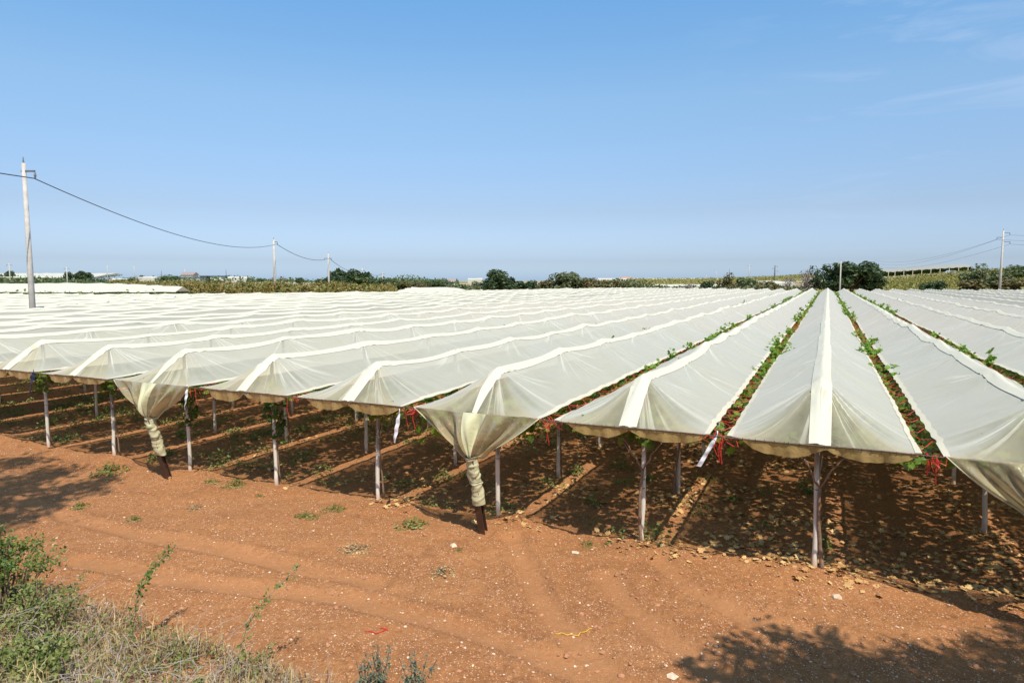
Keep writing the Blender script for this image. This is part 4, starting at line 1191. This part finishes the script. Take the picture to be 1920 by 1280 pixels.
TL = [('round', 't_dark', 938, 505, 162, 60, 'tallest round dark oak standing alone at the middle of the far edge'),
      ('bush', 't_dark', 986, 522, 165, 44, 'low dark green bush just right of the round dark oak'),
      ('bush', 't_brown', 1022, 521, 170, 34, 'small brownish green tree between the two largest middle trees'),
      ('dense', 't_olive', 1059, 508, 168, 58, 'broad greyish green tree right of the round dark oak'),
      ('broad', 't_brown', 1103, 518, 168, 44, 'brownish round bush right of the greyish green tree'),
      ('bush', 't_brown', 1146, 521, 170, 48, 'reddish brown bush with its neighbour at its left'),
      ('bush', 't_mid', 1180, 527, 172, 36, 'low green bush at the end of the middle tree line'),
      ('bush', 't_olive', 895, 524, 180, 24, 'slim olive bush left of the round dark oak'),
      ('broad', 't_olive', 868, 531, 150, 50, 'low olive hedge bush left of the middle tree line'),
      ('bush', 't_dark', 1326, 523, 172, 27, 'small dark dome shaped bush before the yellow vineyard'),
      ('open', 't_brown', 1368, 511, 176, 40, 'brown leaved shrub tree left of the dark forked pole'),
      ('bush', 't_mid', 1402, 517, 174, 40, 'green shrub beside the brown leaved shrub tree'),
      ('bare', 't_grey', 1295, 528, 172, 30, 'leafless grey shrub by the yellow vineyard'),
      ('bush', 't_brown', 1440, 524, 172, 44, 'dull brown scrub left of the big dark tree'),
      ('bare', 't_grey', 1478, 517, 172, 40, 'thin leafless scrub below the dark forked pole'),
      ('bare', 't_grey', 1510, 502, 168, 44, 'dead grey tree at the left side of the big dark tree'),
      ('open', 't_dark', 1530, 498, 170, 40, 'slender dark tree behind the dead grey tree'),
      ('dense', 't_dark', 1600, 488, 160, 96, 'biggest dark evergreen tree, straight beyond the central cover'),
      ('bush', 't_dark', 1640, 508, 158, 44, 'dark side tree at the right of the biggest evergreen'),
      ('bush', 't_dark', 1566, 500, 162, 52, 'dark rounded tree at the left foot of the biggest evergreen'),
      ('bush', 't_mid', 1745, 526, 150, 36, 'small green bush left of the dome bush on the right slope'),
      ('bush', 't_dark', 1762, 523, 148, 30, 'dark dome shaped bush on the right slope'),
      ('open', 't_olive', 1842, 494, 150, 64, 'grey green tree with forked pale trunk left of the right pole'),
      ('open', 't_olive', 1880, 496, 150, 56, 'grey green tree behind the foot of the right pole'),
      ('bush', 't_brown', 1818, 520, 146, 54, 'brown scrub under the grey green trees at the right'),
      ('broad', 't_mid', 1915, 496, 170, 46, 'dark green tree cut by the right edge'),
      ('bush', 't_brown', 1890, 520, 146, 50, 'rusty scrub at the foot of the right pole'),
      ('dense', 't_dark', 650, 503, 190, 62, 'largest dark tree of the left grove behind the third pole'),
      ('broad', 't_dark', 628, 515, 185, 60, 'dark spreading tree left of the largest of the left grove'),
      ('spire', 't_dark', 634, 500, 195, 22, 'small pointed conifer rising from the left grove'),
      ('spire', 't_dark', 688, 508, 200, 42, 'pointed dark pine behind the fourth pole'),
      ('broad', 't_mid', 672, 516, 188, 50, 'mid green tree before the pointed pine'),
      ('bush', 't_dark', 705, 519, 195, 34, 'dark round bush right of the pointed pine'),
      ('broad', 't_mid', 728, 521, 210, 40, 'green round tree right of the left grove'),
      ('bush', 't_brown', 752, 525, 215, 34, 'brownish tree behind the row of thin distant poles'),
      ('broad', 't_brown', 782, 528, 220, 44, 'low reddish brown tree left of the pale distant field'),
      ('broad', 't_mid', 812, 524, 225, 46, 'bright green low tree beyond the pale distant field'),
      ('open', 't_olive', 838, 521, 228, 20, 'slim olive tree at the end of the pale distant field'),
      ('bush', 't_dark', 606, 520, 200, 30, 'dark bush left of the third pole'),
      ('broad', 't_dark', 566, 519, 220, 28, 'dark round tree right of the second pole'),
      ('open', 't_brown', 530, 518, 225, 24, 'open brownish tree beside the second pole'),
      ('bush', 't_dark', 490, 520, 230, 24, 'small dark tree left of the second pole'),
      ('bush', 't_mid', 465, 518, 300, 8, 'tiny dark tree on the skyline right of the farm sheds'),
      ('broad', 't_mid', 330, 516, 300, 22, 'round tree left of the white farmhouse'),
      ('broad', 't_mid', 312, 516, 310, 22, 'far green tree near the white farmhouse'),
      ('broad', 't_dark', 17, 506, 330, 18, 'round dark tree by the first far pole at the left edge'),
      ('broad', 't_dark', 128, 508, 320, 16, 'small round dark tree behind the second far left pole'),
      ('broad', 't_dark', 149, 506, 320, 22, 'widest of the dark trees on the left skyline'),
      ('broad', 't_dark', 164, 509, 318, 16, 'dark tree right of the widest on the left skyline'),
      ('bush', 't_olive', 36, 522, 200, 30, 'rounded olive bush left of the tall near pole'),
      ('bush', 't_olive', 252, 517, 230, 30, 'grey olive bush before the pale far field at the left'),
      ('bush', 't_olive', 225, 521, 232, 26, 'low grey olive bush on the left skyline'),
      ('bush', 't_dark', 268, 514, 320, 14, 'distant dark shrub left of a thin antenna pole'),
      ('bush', 't_brown', 0, 512, 330, 14, 'brown tree at the very left edge of the skyline')]
for a in TL: tree(*a)

# skyline scrub and vineyards that read as masses
def mass(name, mat, lab, n, gen, size, seed, cat):
    rgb = np.random.default_rng(seed)
    X_, Y_, Z_ = gen(rgb, n)
    n = len(X_)
    cards(np.column_stack([X_, Y_, Z_]), rgb.normal(0, .7, (n, 3)) + [0, -.4, .6], size * rgb.uniform(.5, 1.3, n), QUAD, QUADF, rnd=rgb)
    o = cards(np.column_stack([X_, Y_, Z_]), rgb.normal(0, .7, (n, 3)) + [0, -.4, .6], size * rgb.uniform(.5, 1.3, n), QUAD, QUADF, rnd=rgb).obj(name, M[mat])
    tag(o, lab, cat, None, 'stuff')
def gen_left(rgb, n):
    px = rgb.uniform(205, 745, n)
    d0 = np.interp(px, [200, 350, 520, 640, 745], [165, 95, 88, 96, 112])
    d = d0 + 60 * rgb.random(n) ** 1.5
    d = np.round(d / 3.2) * 3.2 + rgb.normal(0, .45, n)
    X_ = (px - 960) / FPX * d
    top = np.interp(px, [200, 300, 450, 600, 745], [3.4, 3.6, 3.5, 3.5, 3.0]) + 1.6 * vnoise(X_, d, .35) + .8 * vnoise(X_, d, 1.4)
    z = top * (1 - .75 * rgb.random(n) ** 1.6)
    return X_, d, terrain(X_, d) + z
mass('autumn_vineyard', 'vineyard', 'vineyard turning yellow and rust behind the left edge of the covers', 34000, gen_left, .26, 301, 'vineyard')
def gen_right(rgb, n):
    px = rgb.uniform(1655, 1990, n)
    d = 158 + 44 * rgb.random(n)
    d = np.round(d / 3.0) * 3.0 + rgb.normal(0, .5, n)
    X_ = (px - 960) / FPX * d
    return X_, d, terrain(X_, d) + 1.5 * rgb.random(n) ** .6
mass('yellow_vineyard', 'vineyard_y', 'yellowing vineyard on the slope at the right behind the covers', 15000, gen_right, .30, 302, 'vineyard')
def gen_mid(rgb, n):
    px = rgb.uniform(1175, 1530, n)
    d = 235 + 150 * rgb.random(n)
    X_ = (px - 960) / FPX * d
    return X_, d, terrain(X_, d) + 1.7 + 1.5 * rgb.random(n)
mass('distant_vineyard', 'vineyard_y', 'thin green strip of distant vineyard at the centre right', 9000, gen_mid, .42, 303, 'vineyard')
def gen_scrub(rgb, n):
    px = rgb.uniform(-60, 860, n)
    d = 260 + 160 * rgb.random(n)
    X_ = (px - 960) / FPX * d
    top = 2.0 + 5.5 * np.clip(vnoise(X_, d * .5, .05) + .3 * vnoise(X_, d, .3), -.25, .6)
    return X_, d, terrain(X_, d) + top * rgb.random(n) ** .7
mass('distant_scrub', 't_mid', 'far low line of trees and scrub along the left skyline', 16000, gen_scrub, .75, 304, 'scrub')
def gen_hedge(rgb, n):
    px = rgb.uniform(850, 1530, n)
    d = 166 + 16 * rgb.random(n)
    X_ = (px - 960) / FPX * d
    top = np.interp(px, [850, 880, 1190, 1230, 1530], [2.4, 3.4, 3.5, 2.5, 2.7]) + 2.8 * np.clip(vnoise(X_, d * .3, .12) + .5 * vnoise(X_, d, .5), -.3, .6)
    return X_, d, terrain(X_, d) + top * rgb.random(n) ** .7
mass('boundary_hedge', 't_scrub', 'low brown and green hedge along the far edge of the covers', 14000, gen_hedge, .42, 305, 'hedge')

# ------------------------------------------------------------------ other covered fields
def far_cover(px0, px1, d, h, lab, grp, depth=3.4, rise=0.7, yaw=0.0, leaves=True):
    X0, X1 = (px0 - 960) / FPX * d, (px1 - 960) / FPX * d
    c = (X0 + X1) / 2
    z0 = T(c, d)
    root = empty('rain_cover', (c, d, z0), yaw)
    tag(root, lab, 'rain cover', grp)
    hw = (X1 - X0) / 2
    xs = np.linspace(-hw, hw, max(6, int(hw * 2 / 1.6)))
    rgb = np.random.default_rng(int(d * 10))
    jz = rgb.normal(0, .06, len(xs))
    ed = np.array([-depth / 2, 0, depth / 2])
    P = np.stack([np.stack([xs, np.full(len(xs), e), h - rise + (rise if e == 0 else 0) + jz + 0 * xs], -1) for e in ed], 1)
    MB().grid(P, flip=True).obj('film_sheet', M['film_bright'], root)
    if not leaves:
        q = P[:, 0]; lo = q.copy(); lo[:, 2] = -.3
        MB().grid(np.stack([q, lo], 1)).obj('side_sheet', M['film_far'], root)
        return
    mb = MB()
    for e in (-depth / 2 + .35, depth / 2 - .35):
        n = int(hw * 26)
        cards(np.column_stack([rgb.uniform(-hw, hw, n), e + rgb.normal(0, .25, n), h - rise - .9 * rgb.random(n) ** 2 - .05 + .35 * (rgb.random(n) < .04)]), rgb.normal(0, 1, (n, 3)) + [0, -.5, .5], .34, QUAD, QUADF, mb=mb, rnd=rgb)
    mb.obj('vine_leaves', M['vine'], root)
for i in range(11):
    d = 92 + i * 4.6
    far_cover(-70, 345 - (d - 92) * 2.7 + 6 * math.sin(i * 2.1), d, 3.5 + .02 * i, 'cover of the second field at the far left, %s from its near edge' % ORD[i + 1], 'covers of the second field at the left', 4.3)
for i in range(7):
    d = 116 + i * 5.5
    far_cover(748 + i * 4, 875 - i * 3, d, 2.7 + i * .02, 'pale cover of the small field beyond the thin poles, %s from its near edge' % ORD[i + 1], 'covers of the small field beyond the thin poles', 5.2)
for i in range(4):
    d = 330 + i * 14
    far_cover(-80, 205 + i * 12 - 20, d, 3.6 + i * .5, 'greyish cover strip before the left skyline, %s from its near edge' % ORD[i + 1], 'distant cover strips at the left', 13)
for i, (a, b, d, h) in enumerate(((215, 262, 300, 3.3), (268, 300, 320, 4.0), (480, 556, 205, 3.4), (572, 596, 210, 3.3), (430, 470, 290, 4.4), (1120, 1190, 420, 5.2), (1190, 1330, 520, 5.6), (1340, 1470, 460, 5.0), (878, 905, 400, 4.9), (1168, 1400, 190, 3.0), (1400, 1480, 196, 3.2))):
    lab = ['pale sheet roof left of the far antenna poles', 'narrow pale sheet roof left of the farmhouse', 'long white sheet roof behind the second pole', 'short white sheet roof left of the third pole', 'white sheet strip right of the farm sheds',
           'white sheet strip on the skyline above brown bushes', 'longest white sheet strip on the middle skyline', 'white sheet strip left of the dark forked pole', 'tiny white sheet strip left of the round oak', 'pale low sheet roof above the far edge before the yellow vineyard', 'pale low sheet roof left of the big evergreen'][i]
    if d > 380:
        pm = at((a + b) / 2, 521.5, d=d); h = max(.9, pm[2] - T(pm[0], pm[1]))
    far_cover(a, b, d, h, lab, 'scattered distant sheet roofs', 6.0, .6, 0, False)

# pergola with dark underside on the right hill
def hill_pergola():
    p0 = at(1665, 515, d=236); p1 = at(1832, 504, d=226)
    n = 11
    root = empty('hill_pergola', ((p0[0] + p1[0]) / 2, (p0[1] + p1[1]) / 2, 0)); c = np.array([root.location.x, root.location.y, 0])
    tag(root, 'covered pergola on top of the right hill, dark beneath with pale posts', 'pergola')
    t = np.linspace(0, 1, 40)
    L0 = p0[None] + (p1 - p0)[None] * t[:, None]
    zt = np.array([T(q[0], q[1]) for q in L0])
    zt = np.maximum(zt + 2.0, L0[:, 2])
    fr = np.column_stack([L0[:, 0], L0[:, 1], zt]) - c
    bk = fr + [2.0, 16, 0.8]
    md = (fr + bk) / 2 + [0, 0, .5]
    rs = np.stack([fr, md, bk], 1); rs[:, :, 2] += .12 * np.sin(t * 75)[:, None]
    MB().grid(rs, flip=True).obj('roof_sheet', M['film_far'], root)
    rgb = np.random.default_rng(8)
    k = rgb.random(3000); b = rgb.random(3000)
    q = np.stack([np.interp(k, t, fr[:, cc]) for cc in range(3)], -1) + np.column_stack([2 * b, .6 + 14 * b, -.15 - 1.3 * rgb.random(3000) ** 1.5])
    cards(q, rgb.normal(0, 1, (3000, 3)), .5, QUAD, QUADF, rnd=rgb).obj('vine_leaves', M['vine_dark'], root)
    for i in range(n):
        x, y, z = fr[int(i * 39 / (n - 1))]
        MB().tube([(x, y - .2, T(x + c[0], y + c[1]) - .5), (x, y - .2, z)], .11, 6).obj('post', M['stone'], root)
hill_pergola()

# farm buildings on the left skyline
def farm(px, d, w, dp, h, wallm, roofm, lab, flat=False, win=3):
    p = at(px, 525, d=d); z0 = T(p[0], p[1])
    root = empty('farm_building', (p[0], p[1], z0)); tag(root, lab, 'building')
    MB().box((-w / 2, -dp / 2, -1), (w / 2, dp / 2, h)).obj('walls', M[wallm], root)
    mb = MB()
    if flat: mb.box((-w / 2 - .4, -dp / 2 - .4, h + .003), (w / 2 + .4, dp / 2 + .4, h + .35))
    else:
        o = .5
        v = [(-w / 2 - o, -dp / 2 - o, h + .003), (w / 2 + o, -dp / 2 - o, h + .003), (w / 2 + o, dp / 2 + o, h + .003), (-w / 2 - o, dp / 2 + o, h + .003), (-w / 2 - o, 0, h + 1.4), (w / 2 + o, 0, h + 1.4)]
        mb.add(v, [[0, 1, 5, 4], [2, 3, 4, 5], [1, 2, 5], [3, 0, 4], [0, 3, 2, 1]])
    mb.obj('roof', M[roofm], root)
    for i in range(win):
        x = -w / 2 + w * (i + .5) / win
        MB().box((x - .7, -dp / 2 - .06, 1.0), (x + .7, -dp / 2 + .05, 2.3)).obj('window', M['dark'], root)
    MB().box((-.5 + w * .12, -dp / 2 - .05, 0), (.5 + w * .12, -dp / 2 + .04, 2.2)).obj('door', M['bark'], root)
farm(356, 330, 5.5, 6, 4.7, 'wall', 'roof_dull', 'small two storey farmhouse on the left skyline')
farm(362, 305, 8.5, 6, 3.7, 'wall', 'roof_blue', 'low shed with blue roof before the small farmhouse', True, 2)
farm(393, 320, 6, 6, 4.2, 'dark', 'metal', 'dark open shed right of the blue roofed shed', True, 2)
farm(412, 318, 6, 6, 4.2, 'wall', 'roof_blue', 'pale low house right of the dark open shed', True, 3)
farm(848, 300, 2.5, 3, 2.2, 'wall', 'roof_dull', 'tiny hut at the right end of the pale distant field', False, 1)
farm(1173, 620, 8, 6, 2.6, 'wall', 'roof_tile', 'far house with pink roof on the middle skyline', False, 3)

# parked car on the right hill
def car():
    p = at(1782, 521, d=206); z0 = T(p[0], p[1])
    root = empty('parked_car', (p[0], p[1], z0 + .02)); tag(root, 'small pale car parked below the hill pergola at the right', 'car')
    prof = [(-2.0, .35), (-2.05, .8), (-1.9, .95), (-1.2, 1.0), (-.7, 1.45), (.8, 1.47), (1.45, 1.0), (1.95, .85), (2.0, .35)]
    def ext(pr, w, m, nm):
        n = len(pr); v = [(a, -w, b) for a, b in pr] + [(a, w, b) for a, b in pr]
        f = [list(range(n)), list(range(2 * n - 1, n - 1, -1))] + [[i, i + n, (i + 1) % n + n, (i + 1) % n] for i in range(n)]
        MB().add(v, f).obj(nm, m, root)
    ext(prof, .82, M['car'], 'body')
    ext([(-1.02, 1.03), (-.65, 1.38), (.75, 1.40), (1.25, 1.03)], .825, M['dark'], 'windows')
    for x in (-1.25, 1.25):
        for y in (-.78, .78):
            MB().tube([(x, y - .1, .31), (x, y + .1, .31)], .32, 14).obj('wheel', M['rubber'], root)
car()

# ------------------------------------------------------------------ poles and cables
def pole(px, ybase, ytop, d, lab, r=0.16, arms=(), mat='concrete', insul=True, grp='utility poles', arm_r=.05):
    b = at(px, ybase, d=d)
    X_, Y_ = b[0], b[1]
    k = (CAM_H, )
    # height from the top pixel row at this depth (vertical pole)
    c_, s_ = math.cos(PITCH), math.sin(PITCH)
    bb = (640 - ytop) / FPX
    zt = CAM_H + Y_ * (bb * c_ - s_) / (c_ + bb * s_)
    z0 = T(X_, Y_)
    h = zt - z0
    root = empty('utility_pole', (X_, Y_, z0)); tag(root, lab, 'utility pole', grp)
    MB().tube([(0, 0, -.5), (0, 0, h * .5), (0, 0, h)], [r * 1.25, r, r * .72], 12).obj('shaft', M[mat], root, smooth=True)
    ends = []
    for (dz, x0, x1) in arms:
        MB().box((x0, -arm_r, h - dz - arm_r), (x1, arm_r, h - dz + arm_r)).obj('crossarm', M['metal'], root)
        for x in ((x0, x1) if x0 < -.3 and x1 > .3 else ((x1,) if x1 > .3 else (x0,))):
            MB().tube([(x, 0, h - dz - arm_r - .002), (x, 0, h - dz - .22), (x, 0, h - dz - .42)], [.03, .07, .04], 8).obj('insulator', M['metal'], root)
            ends.append((X_ + x, Y_, zt - dz - .42))
    if insul:
        MB().tube([(0, 0, h), (0, 0, h + .35)], [.05, .02], 6).obj('top_pin', M['metal'], root)
    return (X_, Y_, zt), ends
P1, _ = pole(60, 560, 306, 39.5, 'tall tapering concrete pole rising from the covers, nearest at the left', .145, ((.45, -.15, .62),))
P2, _ = pole(516, 545, 449, 114, 'second concrete pole of the cable line', .22, ((.4, -.15, .6),))
P3, _ = pole(617, 545, 475, 172, 'third pole of the cable line with short crossarm', .24, ((1.2, -1.0, .8),))
P4, _ = pole(680, 545, 502, 238, 'fourth pole of the cable line in front of the pointed pine', .24, ((.9, -1.0, .9),))
P5, _ = pole(718, 545, 510, 300, 'fifth thinner pole of the cable line', .24, ((.6, -.8, .8),))
PS = [P5]
for i, (px, yt, d, lab) in enumerate(((735, 520, 330, 'sixth faint pole of the cable line'), (750, 522, 380, 'seventh faint pole of the cable line'), (760, 519, 420, 'eighth faint pole of the cable line'), (767, 524, 460, 'ninth faint pole of the cable line'), (775, 518, 500, 'last faint pole where the cable line vanishes'))):
    q, _ = pole(px, 540, yt, d, lab, .24, ((.6, -.8, .8),)); PS.append(q)
for i, (px, yt, d, lab) in enumerate(((20, 493, 255, 'pale far pole with crossarm near the left edge'), (127, 500, 265, 'pale far pole between the tall pole and the dark skyline trees'), (203, 497, 330, 'thin whitish pole on the left skyline'),
        (253, 498, 350, 'thin whitish pole right of another on the left skyline'), (304, 508, 340, 'thin dark pole left of the farmhouse'), (348, 503, 332, 'thin mast rising over the farmhouse'), (425, 506, 330, 'thin mast right of the farm sheds'), (604, 520, 215, 'short pale pole left of the third pole'),
        (1343, 508, 430, 'faint far pole above the distant vineyard strip'), (1367, 505, 400, 'thin dark stake above the brown leaved shrub tree'), (1404, 496, 380, 'tall faint pole left of the dark forked pole'), (1324, 515, 470, 'smallest faint pole on the middle skyline'))):
    pole(px, 540, yt, d, lab, .17 if d > 300 else .2, ((.7, -1.0, 1.0),) if i in (0, 1, 10) else (), 'concrete' if i not in (4, 6, 9) else 'pole_dark', True, 'far utility poles')
pole(1452, 530, 498, 245, 'dark forked pole left of the big evergreen', .26, ((1.0, -.9, .15), (1.9, -.15, 1.1), (.2, -.2, .9)), 'pole_dark')
PR2, E2 = pole(1575, 535, 489, 150, 'pale slim pole before the big evergreen', .15, ((.12, -.1, .85), (.75, -.7, .1)))
PR, ER = pole(1875, 535, 432, 131, 'tall slim pole with three staggered crossarms at the right', .19, ((.45, -.08, 1.25), (1.30, -1.15, .08), (2.15, -.08, 1.4)))
def cable(a, b, sag, r, lab, n=28):
    a = np.array(a, float); b = np.array(b, float)
    k = np.linspace(0, 1, n)
    p = a + (b - a) * k[:, None]; p[:, 2] -= sag * 4 * k * (1 - k)
    tag(MB().tube(p - a, r, 5).obj('power_cable', M['cable'], None, a), lab, 'cable', 'overhead cables')
off = np.array([.55, 0, -.85])
A1 = np.array(P1) + off; A2 = np.array(P2) + off * .9; A3 = np.array(P3) + [.3, 0, -1.25]; A4 = np.array(P4) + [.4, 0, -.95]; A5 = np.array(P5) + [.4, 0, -.7]
A0 = A1 + (A1 - A2) * .9 * np.array([1, 1, 0]) + [-2.2, 0, .4]
cable(A0, A1, 1.2, .030, 'overhead cable running out of the picture left of the nearest pole', 40)
cable(A1, A2, 1.85, .030, 'sagging cable between the nearest and the second pole', 44)
cable(A2, A3, 1.3, .045, 'cable between the second and the third pole')
cable(A3, A4, 1.6, .05, 'cable between the third and the fourth pole')
cable(A4, A5, 1.2, .055, 'cable between the fourth and the fifth pole')
for i, e in enumerate(ER):
    nm = ['upper', 'middle', 'lowest'][i]
    tgt = at(1640, 488 + i * 5, d=330)
    cable(e, tgt, 2.6, .020, '%s thin wire running left from the right pole' % nm)
    far = np.array(e) + np.array([34, -6, 1.0 - .4 * i])
    cable(e, far, .8, .020, '%s thin wire running right out of the picture from the right pole' % nm)

# ------------------------------------------------------------------ roadside trees whose shadows reach the track
def big_tree(loc, th, lobes, lab, seed, n, ls=.16):
    rgb = np.random.default_rng(seed)
    z0 = T(loc[0], loc[1])
    root = empty('roadside_tree', (loc[0], loc[1], z0)); tag(root, lab, 'tree', 'roadside trees shading the track')
    c0 = np.mean([l[:3] for l in lobes], 0)
    tr = MB()
    fork = np.array([(c0[0] - loc[0]) * .35, (c0[1] - loc[1]) * .35, th - z0])
    tr.tube([(0, 0, -.3), fork * [.3, .3, .5], fork], [.26, .2, .15], 10)
    mb = MB()
    for (x, y, z, r) in lobes:
        c = np.array([x - loc[0], y - loc[1], z - z0])
        tr.tube([fork, (fork + c) / 2 + rgb.normal(0, .15, 3), c], [.09, .06, .03], 6)
        m_ = int(n * r * r)
        v = rgb.normal(size=(m_, 3)); v /= np.linalg.norm(v, axis=1)[:, None]
        rad = r * rgb.random(m_) ** .4 * (1 + .3 * rgb.normal(size=m_))
        cards(c + v * rad[:, None], v + rgb.normal(0, .7, (m_, 3)), ls * rgb.uniform(.6, 1.3, m_), OVAL, OVALF, mb=mb, rnd=rgb, stretch=1.0)
    tr.obj('trunk', M['bark'], root, smooth=True); mb.obj('crown', M['t_mid'], root)
SH = np.array([-0.467, 1.373]) / 2.15
def caster(px, py, z, r):            # a crown lobe at height z whose shade falls where the photograph shows shade
    g = at(px, py, z=0.0)
    return (g[0] - SH[0] * z, g[1] - SH[1] * z, z, r)
big_tree((7.2, 1.8), 4.2, [caster(1400, 1210, 6.6, .36), caster(1470, 1180, 6.8, .3), caster(1540, 1222, 7, .42), caster(1562, 1185, 7, .22), caster(1330, 1246, 6.6, .26), caster(1420, 1262, 6.6, .42), caster(1300, 1236, 6.6, .16),
          caster(1500, 1250, 6.8, .5), caster(1620, 1240, 7.2, .48), caster(1690, 1262, 7.4, .5), caster(1720, 1215, 7.3, .28), caster(1790, 1232, 7.5, .36), caster(1590, 1290, 7, .7), caster(1760, 1290, 7.4, .7), caster(1450, 1310, 6.8, .6),
          caster(1880, 1215, 7.8, .45), caster(1900, 1260, 7.8, .6), caster(1935, 1185, 8, .4), caster(1850, 1290, 7.6, .6), caster(1650, 1340, 7.2, .8), caster(1850, 1360, 7.6, .9), (9.2, -.8, 9, 1.9), (7.4, -1.5, 9, 2.2), (11, -.5, 9, 2.0), (5.4, -2.6, 10, 2.2)],  # last four big lobes are added out of view, to block sky and deepen shade
         'leafy roadside tree behind the camera at the right, throwing shade on the track', 61, 1500, .13)
big_tree((-10.6, 8.4), 8.2, [caster(20, 905, 12, .95), caster(95, 880, 12, .7), caster(60, 940, 11.6, .7), caster(150, 905, 12, .6), caster(20, 970, 11.4, .6), caster(200, 893, 12, .35), caster(-60, 930, 12, 1.2), caster(110, 925, 11.8, .5),
          caster(-60, 870, 12.4, 1.0), caster(40, 860, 12.6, .6), caster(185, 912, 11.9, .25), caster(-140, 900, 12.2, 1.3)],
         'tall roadside tree left of the picture, throwing shade on the track', 62, 620, .20)
